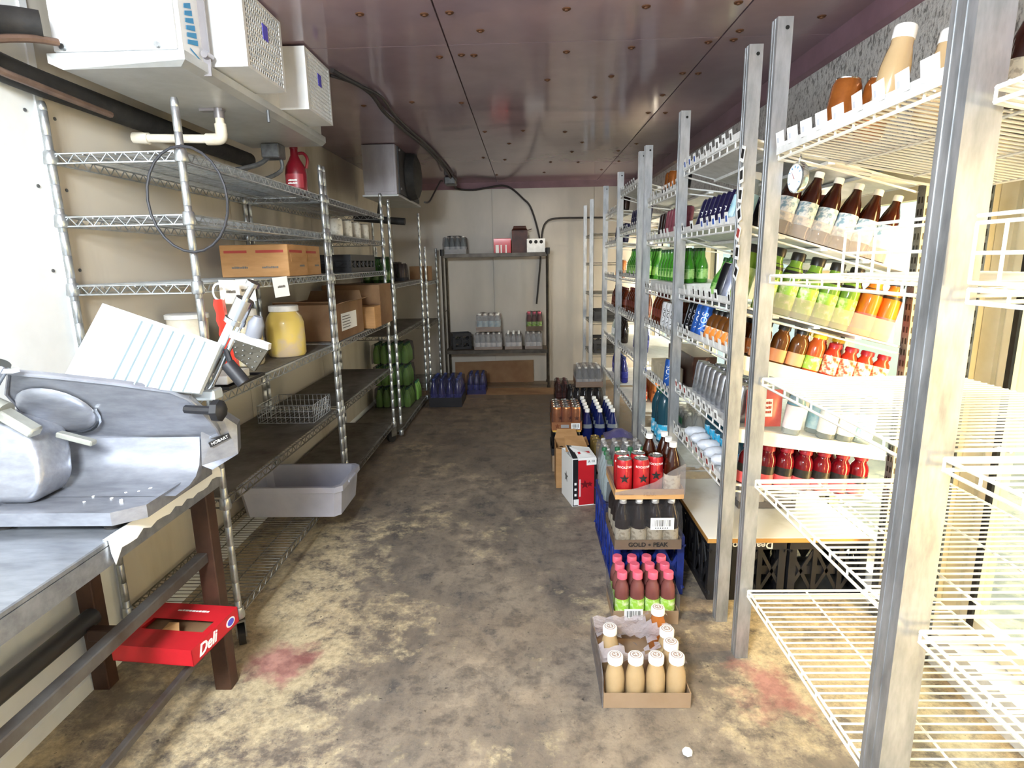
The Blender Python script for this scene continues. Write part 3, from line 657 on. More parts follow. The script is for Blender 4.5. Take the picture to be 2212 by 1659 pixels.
def tag_mesh(c):
    b = MB(); b.box(-.001, 0, -.018, .018, 0, .044); b.cur = 1; b.box(-.0016, -.001, -.0095, .0095, .008, .031); return b.mesh('price_tag', [WHITEPAPER, c])
TAGS = [tag_mesh(INK), tag_mesh(mat('blue_tag', '#4668b8')), tag_mesh(INKR), tag_mesh(WHITEPAPER), tag_mesh(INKG)]
XF = .776
SH = {}                                                             # (bay, shelf) -> (z front, slope)
def post(t, x, y, me, top, hole=True):
    o = obj('post', me, t, (x, y, 0)); obj('bolt_hole', HOLE, o, (x*0+.006, -me_half(me), top-.03)) if hole else None
    return o
def me_half(me): return .033 if me is CHW else (.018 if me is CHS else .023)
def shelf_frame(b, x0, x1, y0, y1, zf, s, dz=.022):
    zr = zf-s*(x1-x0)
    for d in (0, -dz): b.wire((x0, y0, zf+d), (x0, y1, zf+d), .0042)
    b.wire((x1, y0, zr), (x1, y1, zr), .0042)
    for y in (y0, y1):
        b.wire((x0, y, zf), (x1, y, zr), .0045); b.wire((x0, y, zf-dz), (x1, y, zr-dz), .0042)
    n = 9
    for k in range(n+1): y = y0+(y1-y0)*k/n; b.wire((x0, y, zf), (x0, y, zf-dz), .003)
def wire_bay(key, label, y0, y1, zs, posts, x1=1.40, pitch=.0262):
    t = thing('shelving_bay', label, 'shelving', 'shelf bays along the glass doors')
    for (y, me, top) in posts: post(t, XF, y, me, top)
    for y in (y0-.0, y1+.0): obj('slotted_upright', UPM, t, (1.42, y, 0))
    for i, (z, s) in enumerate(zs):
        SH[key, i] = (z, s); b = MB(); shelf_frame(b, XF+.002, x1, y0+.012, y1-.012, z, s)
        for k in (1, 2): x = XF+(x1-XF)*k/3; zz = z-s*(x-XF)-.005; b.wire((x, y0+.012, zz), (x, y1-.012, zz), .0036)
        sh = obj('shelf', b.mesh('shelf', WHITEW), t)
        L = x1-XF; n = int((y1-y0-.03)/pitch)
        for k in range(1, n): obj('wire', WX, sh, (XF, y0+.012+(y1-y0-.024)*k/n, z+.003), Matrix.Rotation(math.atan(s), 3, 'Y') @ Matrix.Diagonal((L*math.hypot(1, s), 1, 1)))
    return t
def deck_bay(key, label, y0, y1, zs, posts, x1=1.40, tagc=(0,), m=WHITEP, ntag=10):
    t = thing('shelving_bay', label, 'shelving', 'shelf bays along the glass doors')
    for (y, me, top) in posts: post(t, XF, y, me, top)
    for y in (y0, y1): obj('slotted_upright', UPM, t, (1.42, y, 0))
    for i, (z, s) in enumerate(zs):
        SH[key, i] = (z, s); xe = min(x1, 1.285) if z-s*.55 > 1.74 else x1; xe = x1 if xe == x1 else 1.285
        zr = z-s*(xe-XF); b = MB(); ya, yb_ = y0+.015, y1-.015
        b.prism([(XF+.01, ya, z-.004-.01*s), (xe, ya, zr-.004), (xe, ya, zr), (XF+.01, ya, z-.01*s)], (0, yb_-ya, 0))
        for k in range(1, 4): x = XF+(xe-XF)*k/4; zz = z-s*(x-XF); b.prism([(x-.012, ya, zz-.016), (x+.012, ya, zz-.016), (x+.012, ya, zz-.004), (x-.012, ya, zz-.004)], (0, yb_-ya, 0))
        shelf_frame(b, XF, xe, ya, yb_, z-.004, s, .026)
        sh = obj('shelf', b.mesh('shelf', m), t)
        st = bx(XF-.006, XF-.003, ya, yb_, z-.002, z+.022, WHITEP); obj('price_strip', st, sh)
        for k in range(ntag):
            if random.random() < .88:
                obj('price_tag', TAGS[tagc[(i+ (k > ntag*.6)) % len(tagc)]], sh, (XF-.006, ya+(yb_-ya)*(k+.5)/ntag, z+.0), (0, -.12, random.uniform(-.1, .1)))
        if key == 'U2' and i in (3, 4):
            obj('side_skirt', MB().prism([(XF+.01, ya-.009, z-.05), (1.39, ya-.009, z-s*(1.39-XF)-.05), (1.39, ya-.009, z-s*(1.39-XF)+.004), (XF+.01, ya-.009, z+.004)], (0, .003, 0)).mesh('side_skirt', WHITEP), sh)
    return t
U1 = wire_bay('U1', 'nearest full wire shelf bay, mostly empty, with coffee bottles on top', 1.15, 1.925, [(1.765, .18), (1.392, .0), (1.057, .0), (.70, .0), (.283, .0)],
         [(1.112, CHW, 2.30), (1.95, CH, 2.145)])
U0 = wire_bay('U0', 'empty wire shelf bay at the right edge of the photo', .24, 1.072, [(1.717, .18), (1.388, .0), (1.075, .0), (.712, .0), (.283, .0)], [(.20, CHW, 2.30)])
Z2 = [(1.872, .28), (1.578, .30), (1.283, .27), (1.092, .25), (.80, .14), (.575, .12)]
U2 = deck_bay('U2', 'second shelf bay from the front, full of tea and juice', 2.20, 3.03, Z2, [(2.174, CH, 2.145), (3.05, CH, 2.145)], tagc=(4, 1, 0, 3, 4, 2))
U3 = deck_bay('U3', 'third shelf bay from the front, with green soda on its third shelf', 3.075, 3.88, [(1.803, .12), (1.57, .12), (1.268, .12), (1.05, .10), (.73, .08), (.33, 0)], [(3.90, CH, 2.145)], tagc=(0, 3, 3, 4, 0, 1))
U4 = deck_bay('U4', 'fourth shelf bay from the front, in the dim part of the cooler', 4.125, 4.98, [(1.97, .3), (1.668, .12), (1.327, .12), (1.035, .10), (.75, .08), (.37, 0)], [(4.10, CH, 2.145), (5.0, CH, 2.145)], tagc=(0, 4, 0))
U5 = deck_bay('U5', 'fifth shelf bay from the front, next to the bare end bay', 5.03, 5.88, [(1.86, .12), (1.60, .12), (1.30, .12), (1.02, .10), (.74, .08), (.38, 0)], [(5.90, CH, 2.145)], tagc=(4, 0), m=WHITEP)
def end_bay():
    t = thing('shelving_bay', 'bare end shelf bay in the far right corner by the back wall', 'shelving', 'shelf bays along the glass doors')
    for y in (6.25, 6.92):
        for x in (.68, 1.38):
            obj('post', CHS, t, (x, y, 0))
    for z in (1.72, 1.42, 1.10, .80, .45):
        b = MB(); shelf_frame(b, .69, 1.37, 6.26, 6.91, z, 0); s = obj('shelf', b.mesh('shelf', ZINCD), t)
        w = MB()
        for k in range(1, 24): y = 6.26+.65*k/24; w.wire((.69, y, z+.003), (1.37, y, z+.003), .0028)
        obj('wire_deck', w.mesh('wire_deck', ZINCD), s, kind='stuff')
end_bay()
# wire fence panel along the second shelf of the two near bays
def fence(label, y0, y1, z, lean):
    b = MB()
    for k in range(3): zz = z+.10*k/2+.006; xo = XF-.006-lean*k/2; b.wire((xo, y0, zz), (xo, y1, zz), .0035)
    n = round((y1-y0)/.062)
    for k in range(n+1): y = y0+(y1-y0)*k/n; b.wire((XF-.006, y, z+.004), (XF-.006-lean, y, z+.106), .0032)
    b.wire((XF-.006-lean, y0, z+.118), (XF-.006-lean, y1, z+.118), .0035)
    tag(obj('wire_fence', b.mesh('wire_fence', WHITEW)), label, 'shelf fence', 'white wire shelf fences')
fence('white wire fence along the second shelf of the nearest full bay', 1.16, 1.47, 1.40, .0)
fence('white wire fence on the second shelf at the right edge', .28, 1.05, 1.395, .0)
# dial thermometer
t = thing('dial_thermometer', 'round dial thermometer clipped under the top shelf of the near bay', 'thermometer', loc=(.838, 1.885, 1.685), rot=(0, 0, math.radians(-84)))
obj('case', MB().lathe([(.042, 0), (.045, .004), (.045, .018), (.041, .02)], 22, M=Matrix.Rotation(PI/2, 4, 'X')).mesh('case', CHROME), t)
o = obj('dial', MB().lathe([(.039, .0), (.039, .0008)], 22, M=Matrix.Rotation(PI/2, 4, 'X')).mesh('dial', mat('pale_blue_dial', '#dfe9f2', .4)), t, (0, -.0205, 0))
b = MB()
for k in range(12):
    if k in (5, 6, 7): continue
    a = PI/2-k*PI/6; b.prism([(.028*math.cos(a)-.002, -.0015, .028*math.sin(a)), (.034*math.cos(a)-.002, -.0015, .034*math.sin(a)), (.034*math.cos(a)+.002, -.0015, .034*math.sin(a)), (.028*math.cos(a)+.002, -.0015, .028*math.sin(a))], (0, .0008, 0))
obj('tick_marks', b.mesh('tick_marks', BLUEINK), o)
obj('needle', MB().prism([(-.0015, -.0022, -.004), (.0015, -.0022, -.004), (-.018, -.0022, .02)], (0, .0006, 0)).mesh('needle', INKR), o)
obj('hook', MB().tube([(0, -.01, .045), (.004, -.01, .056), (0, -.006, .066), (-.004, 0, .058)], .002, 6).mesh('hook', CHROME), t)

# ================================================================ bottles and cans
def bottle_parts(shape, H, R, liq, cap, lab=None, lz=(.2, .5), lab2=None, lz2=None, n=14, capR=None, film=None):
    P = {'long': [(.88, 0), (1, .02), (1, .10), (.97, .12), (.97, .16), (1, .18), (1, .56), (.96, .62), (.80, .72), (.55, .82), (.42, .88), (.40, .92)],
         'juice': [(.9, 0), (1, .02), (1, .58), (.97, .66), (.85, .74), (.64, .80), (.6, .83), (.6, .88)],
         'soda': [(.8, 0), (1, .04), (1, .48), (.94, .56), (.74, .70), (.5, .82), (.38, .88), (.36, .92)],
         'beer': [(.85, 0), (1, .02), (1, .46), (.92, .54), (.62, .66), (.42, .74), (.36, .92)],
         'squat': [(.85, 0), (1, .03), (1, .62), (.9, .72), (.66, .80), (.66, .88)],
         'glass': [(.88, 0), (1, .02), (1, .50), (.97, .57), (.84, .70), (.72, .78), (.70, .86)],
         'tallbig': [(.8, 0), (1, .03), (1, .40), (.93, .46), (1, .52), (1, .62), (.85, .74), (.5, .86), (.32, .91), (.32, .94)]}[shape]
    prof = [(r*R, z*H) for r, z in P]
    out = [('body', MB().lathe(prof, n).mesh('body', liq, .9))]
    cr = capR or prof[-1][0]*1.16; zt = P[-1][1]*H; ch = H-zt
    c = MB().lathe([(cr, zt-.002), (cr, H-.003), (cr*.9, H)], n, capb=True); out.append(('cap', c.mesh('cap', cap)))
    if lab:
        for l, z in ((lab, lz), (lab2, lz2)):
            if not l: continue
            rs = []
            for zz in (z[0], z[1]):
                r = R
                for (ra, za), (rb, zb) in zip(P, P[1:]):
                    if za <= zz <= zb and zb > za: r = R*(ra+(rb-ra)*(zz-za)/(zb-za))
                rs.append((max(r, .3*R)+.0007, zz*H))
            out.append(('label_band', MB().lathe(rs, n, capb=False, capt=False).mesh('label_band', l)))
    return out
def can_parts(H, R, col, lid=None, deco=None):
    out = [('body', MB().lathe([(R*.8, 0), (R*.97, .008), (R, .014), (R, H-.016), (R*.86, H-.003)], 16, capt=False).mesh('body', col))]
    b = MB(); b.lathe([(R*.86, H-.003), (R*.885, H-.0005), (R*.86, H+.0005), (R*.8, H-.004), (R*.2, H-.0045)], 16, capb=False)
    b.box(-R*.18, R*.18, -R*.45, R*.3, H-.004, H-.0025); b.cur = 1; b.box(-R*.16, R*.16, -R*.62, -R*.3, H-.0042, H-.0033)
    out.append(('lid', b.mesh('lid', [lid or CHROME, INK])))
    if deco: out += deco
    return out
def wrap_text(txt, size, R, m, z, vertical=True, ang=-PI/2):
    me = text_mesh(txt, size, m, .0003)
    for v in me.vertices:
        x, y, dz = v.co
        if vertical: x, y = -y, x
        a = ang+x/R; r = R+.0006+dz
        v.co = (r*math.cos(a), r*math.sin(a), z+y)
    return ('lettering', me)
def wrap_star(R, r, z, m, ang=-PI/2):
    pts = []; ring = []
    for k in range(10):
        a = PI/2+k*PI/5; rr = r if k % 2 == 0 else r*.42; u, w = rr*math.cos(a), rr*math.sin(a); th = ang+u/R
        ring.append(((R+.0026)*math.cos(th), (R+.0026)*math.sin(th), z+w))
    b = MB(); cpt = ((R+.0026)*math.cos(ang), (R+.0026)*math.sin(ang), z)
    b.add(ring+[cpt], [(i, (i+1) % 10, 10) for i in range(10)]); return ('star', b.mesh('star', m))
TEA = mat('dark_tea', '#3a1508', .12, transl=.25, coat=.5); TEA2 = mat('amber_tea', '#6a2c10', .12, transl=.35, coat=.5)
COLA = mat('cola_dark', '#1d0f0c', .12, coat=.5); GREENJ = mat('green_juice', '#7fa83e', .15, '#0' if False else 0, transl=.35, coat=.4)
ORJ = mat('orange_juice', '#e58a2e', .15, transl=.35, coat=.4); AMBER = mat('amber_juice', '#7a4a1e', .12, transl=.35, coat=.4)
REDJ = mat('red_drink', '#7d0f1c', .12, transl=.3, coat=.5); PINKD = mat('dark_pink_drink', '#8d5550', .12, transl=.25, coat=.5)
CREAM = mat('coffee_cream', '#bfa47c', .2, 0, '#b3976c', 9, coat=.4); CARAMEL = mat('caramel_coffee', '#b0682f', .2, coat=.4)
GREENS = mat('green_soda_plastic', '#a4dc70', .1, transl=.3, coat=.8); GREENW = mat('green_bottle', '#4da32e', .08, coat=.8, alpha=.62)
BLUED = mat('deep_blue_drink', '#182564', .1, transl=.25, coat=.5); NAVY = mat('navy_soda', '#20226e', .2, 0, '#2b2f8e', 12, coat=.5)
TEAL = mat('teal_water', '#2f5f72', .1, transl=.4, coat=.6); AQUA = mat('aqua_water', '#3fa3c9', .1, transl=.4, coat=.5)
WCAP = mat('white_cap', '#f4f3ee', .4); PCAP = mat('pink_cap', '#e2657c', .4, coat=.2); RCAP = mat('dark_red_cap', '#9a1526', .4); GCAP = mat('green_cap', '#2d6b45', .4)
BCAP = mat('black_cap', '#171615', .4); BLCAP = mat('aqua_cap', '#2e9ac4', .4); YCAP = mat('yellow_cap', '#e3bd2c', .4); NVCAP = mat('navy_cap', '#23357c', .4)
LWB = mat('white_blue_label', '#f2f4f4', .4, 0, '#7fa0b6', 55, .45, .6); LGREEN = mat('lime_label', '#9fcf4a', .4, 0, '#e9f2c8', 40, .5, .65); LBLACK = mat('black_label', '#191716', .4, 0, '#2c2926', 50)
LPINK = mat('coral_label', '#e0585c', .4, 0, '#e8787a', 20); LORG = mat('orange_label', '#f0913a', .4, 0, '#fff4e0', 28, .5, .62); LRED = mat('red_white_label', '#e24a26', .4, 0, '#f6edd0', 45, .42, .55)
LWHITE = mat('white_label', '#f6f7f7', .4, 0, '#dfe6ea', 35); LBLUE = mat('bright_blue_label', '#35b5e4', .4, 0, '#eaf6fb', 30, .5, .65); LTAN = mat('cream_label', '#e5dcc4', .5, 0, '#b8ae98', 60, .5, .6)
CSILV = mat('silver_can', '#c3c6cb', .25, .8, '#8f929c', 30); CRED = mat('red_can', '#b7252b', .25, .3, coat=.3); CBRONZE = mat('bronze_can', '#a8642c', .25, .4, '#8a4d20', 25)
CBLACK = mat('black_can', '#17171c', .25, .3); CWHITE = mat('white_can', '#eceef1', .28, .2); CBLUE = mat('blue_can', '#2f62b8', .28, .3); CPURP = mat('violet_can', '#2e2a55', .28, .3, '#191736', 30)
CPINK = mat('rose_can', '#a8606e', .28, .3, '#854854', 30); CDARK = mat('brown_can', '#3d2a22', .3, .4, '#241814', 30); CGOLD = mat('gold_can', '#8f7a45', .3, .6); CORG = mat('orange_can', '#d98a52', .3, .4, '#c4733d', 20)
CTIN = mat('paper_label_tin', '#e4e0d4', .5, 0, '#b9b4a6', 20, .5, .6)
K = {'tea': bottle_parts('long', .247, .0355, TEA, WCAP, LWB, (.2, .54)),
     'teagold': bottle_parts('long', .205, .0325, COLA, WCAP, LTAN, (.10, .40)),
     'teadark': bottle_parts('long', .225, .034, TEA, WCAP, LTAN, (.10, .40)),
     'green': bottle_parts('juice', .235, .036, GREENJ, BCAP, LGREEN, (.1, .5), LBLACK, (.66, .76)),
     'orange': bottle_parts('juice', .235, .036, ORJ, BCAP, LPINK, (.1, .36), LBLACK, (.66, .76)),
     'amber': bottle_parts('juice', .15, .033, AMBER, BCAP, mat('peach_label', '#e8a878', .4), (.06, .38)),
     'redcap': bottle_parts('squat', .125, .030, mat('tomato_juice', '#b5331c', .2, coat=.3), RCAP, LRED, (.06, .62)),
     'yellowcap': bottle_parts('squat', .15, .032, mat('orange_red_juice', '#b8501e', .2, coat=.3), YCAP, LGREEN, (.06, .4)),
     'bluecap': bottle_parts('juice', .20, .034, CLEARP, BLCAP, LWHITE, (.12, .58), AQUA, (.60, .80)),
     'red': bottle_parts('juice', .165, .036, REDJ, RCAP, LPINK, (.04, .30), LBLACK, (.30, .50)),
     'pink': bottle_parts('juice', .205, .033, PINKD, PCAP, LGREEN, (.06, .46)),
     'frapp': bottle_parts('glass', .195, .0325, CREAM, WCAP, capR=.024),
     'caramel': bottle_parts('glass', .195, .0325, CARAMEL, WCAP, capR=.024),
     'blue': bottle_parts('soda', .235, .0335, BLUED, WCAP, CLEARP, (.52, .62)),
     'green2': bottle_parts('beer', .215, .0335, GREENW, mat('dark_green_cap', '#1f4a22', .4), mat('pale_green_label', '#a9d67c', .35, 0, '#3f8f2a', 26, .45, .6, coat=.5), (.12, .40)),
     'teal': bottle_parts('tallbig', .31, .042, TEAL, GCAP, LBLUE, (.06, .34)),
     'water': bottle_parts('soda', .21, .033, CLEARP, GCAP),
     'clear': bottle_parts('soda', .19, .031, CLEARP, WCAP, LWHITE, (.12, .4)),
     'cola': bottle_parts('soda', .22, .033, COLA, BCAP), 'navy': bottle_parts('soda', .225, .033, NAVY, NVCAP, mat('navy_label', '#2a2f8a', .4, 0, '#6a70c8', 22, .5, .6), (.2, .45)),
     'navybig': bottle_parts('soda', .285, .040, NAVY, NVCAP, mat('navy_label', '#2a2f8a', .4, 0, '#6a70c8', 22, .5, .6), (.2, .45)),
     'tealshort': bottle_parts('tallbig', .18, .038, TEAL, GCAP, LBLUE, (.06, .34)),
     'soda2': bottle_parts('soda', .19, .034, GREENS, GCAP),
     'redbrown': bottle_parts('long', .20, .034, TEA2, mat('maroon_cap', '#5a1a18', .4), mat('maroon_label', '#5c2019', .4, 0, '#8a4a3c', 30), (.15, .5)),
     'lime': bottle_parts('juice', .235, .036, GREENJ, BCAP, mat('lime_white_label', '#dfe9b0', .4, 0, '#9fbf4a', 30), (.08, .62)),
     'orangebot': bottle_parts('juice', .145, .034, AMBER, BCAP, LORG, (.04, .46)),
     'aqua': bottle_parts('juice', .20, .034, CLEARP, WCAP, mat('pale_blue_label', '#cfe7ee', .4, 0, '#79b9cf', 25), (.1, .6)),
     'silver': can_parts(.155, .0335, CSILV), 'redstar': can_parts(.158, .033, CRED, deco=[wrap_star(.033, .020, .08, INK), wrap_text('ROCKSTAR', .0125, .033, WHITEPAPER, .128, False)]),
     'bronze': can_parts(.135, .034, CBRONZE), 'black': can_parts(.16, .033, CBLACK), 'silverblue': can_parts(.16, .033, mat('silver_blue_can', '#b9bfd6', .25, .5, '#7f86a6', 25), CPURP),
     'nosw': can_parts(.158, .033, CWHITE, deco=[wrap_text('NOS', .042, .033, INK, .078)]), 'nosb': can_parts(.158, .033, CBLACK, deco=[wrap_text('NOS', .042, .033, mat('grey_print', '#8d8f99', .5), .078)]),
     'nosblue': can_parts(.158, .033, CBLUE, deco=[wrap_text('NOS', .042, .033, WHITEPAPER, .078)]),
     'violet': can_parts(.158, .030, CPURP, deco=[wrap_star(.03, .016, .09, WHITEPAPER)]), 'rose': can_parts(.158, .032, CPINK), 'darkcan': can_parts(.158, .033, CDARK), 'goldcan': can_parts(.158, .033, CGOLD, CGOLD),
     'orangecan': can_parts(.158, .033, CORG, deco=[wrap_star(.033, .018, .08, mat('brown_print', '#7a3d16', .5))]), 'tin': can_parts(.105, .038, CTIN)}
CATS = {k: ('can' if v[1][0] == 'lid' else 'bottle') for k, v in K.items()}
NAMES = {'tea': 'tea_bottle', 'frapp': 'coffee_bottle', 'caramel': 'coffee_bottle', 'tin': 'food_tin', 'green': 'juice_bottle', 'orange': 'juice_bottle', 'blue': 'drink_bottle'}
def place(kind, x, y, z, label, group=None, rz=0, tilt=0, sc=1, parent=None):
    nm = NAMES.get(kind, 'drink_can' if CATS[kind] == 'can' else 'drink_bottle')
    if parent:
        parts = K[kind]; o = obj('bottle' if CATS[kind] == 'bottle' else 'can', parts[0][1], parent, (x, y, z), (0, tilt, rz))
        for n, me in parts[1:]: obj(n, me, o)
        return o
    t = thing(nm, label, CATS[kind], group, (x, y, z))
    t.rotation_euler = (Matrix.Rotation(tilt, 3, 'Y') @ Matrix.Rotation(rz, 3, 'Z')).to_euler()
    if sc != 1: t.scale = (sc, sc, sc)
    for n, me in K[kind]: obj(n, me, t)
    return t
def on(key, i, x): z, s = SH[key, i]; return z-s*(x-XF)+(.006 if key in ('U0', 'U1') else 0)+.0015
def tl(key, i): return math.atan(SH[key, i][1])
def row_x(kind, key, i, xs_, y, lab, group, jit=.002, sc=1):
    """a lane running from the aisle towards the doors"""
    for k, x in enumerate(xs_):
        place(kind, x, y+random.uniform(-jit, jit), on(key, i, x), lab % ORD[k] if '%' in lab else lab, group, random.random()*.5, tl(key, i), sc)
def row_y(kind, key, i, x, ys_, lab, group, rz=None):
    """side by side along the shelf edge, from the near end to the far end"""
    for k, y in enumerate(ys_):
        xx = x[k] if isinstance(x, (list, tuple)) else x
        place(kind, xx, y, on(key, i, xx), lab % ORD[k] if '%' in lab else lab, group, -.45 if rz is None else rz, tl(key, i))
def fr(a, n, d): return [a+d*k for k in range(n)]

# ================================================================ what stands in the shelf bays
# nearest bay, top shelf
place('bronze', .835, 1.70, on('U1', 0, .835), 'bronze can nearest the galvanised post on the top shelf', 'bronze cans on the top shelf', tilt=tl('U1', 0), sc=1.08)
place('bronze', .90, 1.66, on('U1', 0, .90), 'second bronze can, behind the first, on the top shelf', 'bronze cans on the top shelf', tilt=tl('U1', 0), sc=1.08)
place('frapp', .83, 1.475, on('U1', 0, .83), 'front bottle of milky coffee on the top shelf', 'coffee bottles on the top shelf', tilt=tl('U1', 0))
place('frapp', .925, 1.46, on('U1', 0, .925), 'rear bottle of milky coffee on the top shelf', 'coffee bottles on the top shelf', tilt=tl('U1', 0))
place('teadark', .99, 1.30, on('U1', 0, .99), 'dark bottle partly hidden behind the nearest thick post', None, tilt=tl('U1', 0))
place('caramel', .86, .98, on('U0', 0, .86), 'reddish bottle on the top shelf at the right edge', None, tilt=tl('U0', 0))
sh1 = [o for o in U1.children if o.name.startswith('shelf')][0]
tgm = MB(); tgm.box(-.001, 0, -.026, .026, 0, .042); tgm.cur = 1; tgm.box(-.0014, -.001, .008, .018, .012, .026); tgm = tgm.mesh('price_tag', [WHITEPAPER, mat('pale_print', '#c9ccd6', .7)])
obj('price_strip', bx(XF-.008, XF-.005, 1.17, 1.91, 1.755, 1.785, WHITEP), sh1)
for k in range(9): obj('price_tag', tgm, sh1, (XF-.008, 1.88-.083*k, 1.772+random.uniform(-.004, .004)), (0, -.15, random.uniform(-.12, .12)))

# second bay, lane by the near post
fd = bx(.84, 1.37, 2.207, 2.210, 0, .075, FROST)
def divider(key, i, lab):
    z, s = SH[key, i]; b = MB(); b.prism([(.84, 2.209, z-s*(.84-XF)+.002), (1.37, 2.209, z-s*(1.37-XF)+.002), (1.37, 2.209, z-s*(1.37-XF)+.08), (.84, 2.209, z-s*(.84-XF)+.08)], (0, -.003, 0))
    tag(obj('lane_divider', b.mesh('lane_divider', FROST)), lab, 'shelf divider', 'frosted lane dividers')
divider('U2', 1, 'frosted lane divider in front of the dark tea bottles')
divider('U2', 2, 'frosted lane divider in front of the green juice bottles')
row_x('tea', 'U2', 1, fr(.93, 6, .073), 2.262, 'dark tea bottle with white cap, %s from the aisle in the near lane', 'tea bottles, near lane')
row_x('tea', 'U2', 1, fr(.965, 5, .073), 2.338, 'dark tea bottle half hidden in the second lane, %s from the aisle', 'tea bottles, second lane')
row_x('green', 'U2', 2, fr(.885, 5, .0735), 2.252, 'green juice bottle with black neck label, %s from the aisle', 'green juice bottles, near lane')
row_x('orange', 'U2', 2, fr(1.335, 1, .0735)+[1.262], 2.252, 'orange juice bottle beside the green ones, %s from the doors', 'orange juice bottles, near lane')
row_x('orange', 'U2', 2, fr(1.30, 2, -.0735), 2.328, 'orange juice bottle in the second lane, %s from the doors', 'orange juice bottles, second lane')
row_x('amber', 'U2', 3, fr(.88, 3, .07), 2.25, 'amber drink bottle with peach label, %s from the aisle', 'amber bottles')
row_x('yellowcap', 'U2', 3, [1.085], 2.25, 'small bottle with yellow cap just before the dark red caps', None)
row_x('redcap', 'U2', 3, fr(1.15, 4, .0625), 2.245, 'small tomato juice bottle with dark red cap, %s from the aisle', 'small juice bottles, near lane')
row_x('redcap', 'U2', 3, fr(1.125, 4, .0635), 2.312, 'small tomato juice bottle in the second lane, %s from the aisle', 'small juice bottles, second lane')
row_x('yellowcap', 'U2', 3, fr(1.09, 3, .07), 2.385, 'orange-red juice bottle with yellow cap in the third lane, %s from the aisle', 'yellow-capped bottles')
t = thing('snack_bag', 'pinkish red pouch lying on the fifth shelf behind the water', 'pouch', None, (.93, 2.26, on('U2', 4, .93)+.012))
b = MB(); vs = []
for j in range(7):
    for i in range(7):
        u, v = i/6, j/6; d = .03*math.sin(PI*u)*math.sin(PI*v); vs.append((-.07+.14*u, -d, .15*v))
for j in range(7):
    for i in range(7):
        u, v = i/6, j/6; d = .03*math.sin(PI*u)*math.sin(PI*v); vs.append((-.07+.14*u, d+.001, .15*v))
fs = [(j*7+i, j*7+i+1, j*7+i+8, j*7+i+7) for j in range(6) for i in range(6)]
b.add(vs, fs+[tuple(49+q for q in f[::-1]) for f in fs], True); obj('body', b.mesh('body', mat('pouch_red', '#b84a48', .35, 0, '#c86a66', 12)), t)
obj('label_band', bx(-.05, .02, -.0325, -.0305, .05, .12, LWHITE), t); obj('print', marks(.06, .055, 3, INKR), t, (-.015, -.0331, .087), FRONT)
row_x('bluecap', 'U2', 4, [1.035, 1.17, 1.245], 2.25, 'clear water bottle with aqua cap and white label, %s from the aisle', 'aqua-capped bottles')
row_x('aqua', 'U2', 4, fr(1.315, 1, .07), 2.25, 'pale blue bottle nearest the doors, beyond the aqua caps', None)
row_x('aqua', 'U2', 4, fr(1.16, 3, .072), 2.325, 'pale blue labelled bottle in the second lane, %s from the aisle', 'pale blue bottles, second lane')
row_x('red', 'U2', 5, fr(.865, 7, .0735), 2.25, 'dark red drink bottle with black and coral label, %s from the aisle', 'dark red drink bottles')
row_x('red', 'U2', 5, fr(.925, 5, .0735), 2.329, 'dark red drink bottle in the second lane, %s from the aisle', 'dark red drink bottles, second lane')
# second bay seen from the aisle
row_y('violet', 'U2', 1, .825, fr(2.50, 7, .066), 'violet energy can, %s from the near end of the upper shelf', 'violet energy cans')
row_y('aqua', 'U2', 1, .815, [2.33, 2.404], 'blue and white labelled bottle beside the violet cans, %s from the near post', 'labelled bottles on the upper shelf')
row_y('violet', 'U2', 1, .892, fr(2.53, 6, .066), 'violet energy can in the second row, %s from the near end', 'violet energy cans, second row')
row_y('lime', 'U2', 2, .825, [2.345], 'lime labelled bottle beside the near post, seen from the aisle', None)
row_y('silverblue', 'U2', 2, .825, [2.445], 'silver-blue tall can on the third shelf, next to the lime bottle', None)
row_y('black', 'U2', 2, .825, [2.54], 'black tall can next to the silver-blue can', None)
row_y('green2', 'U2', 2, .93, fr(2.66, 5, .075), 'green soda bottle behind the black can, %s from the near end', 'green soda bottles, second bay')
row_y('orangebot', 'U2', 3, .825, fr(2.36, 5, .074), 'orange drink bottle with white and orange label, %s from the near post', 'orange drink bottles')
row_y('orangebot', 'U2', 3, .895, fr(2.39, 5, .074), 'orange drink bottle in the second row, %s from the near end', 'orange drink bottles, second row')
row_y('nosblue', 'U2', 3, .815, [2.765, 2.835], 'blue energy can with upright white lettering, %s from the orange bottles', 'lettered blue cans')
row_y('nosb', 'U2', 3, .815, [2.905, 2.975], 'black energy can with upright grey lettering, %s from the orange bottles', 'lettered black cans')
row_y('silver', 'U2', 4, .87, fr(2.36, 9, .072), 'plain silver can, %s from the near end of its shelf', 'silver cans')
row_y('silver', 'U2', 4, .945, fr(2.39, 8, .072), 'plain silver can in the second row, %s from the near end', 'silver cans, second row')
def teal_rows(x, ys_, z, lab, g, sc=1, kind='teal'):
    for k, y in enumerate(ys_): place(kind, x, y, z, lab % ORD[k] if '%' in lab else lab, g, -.4, sc=sc)
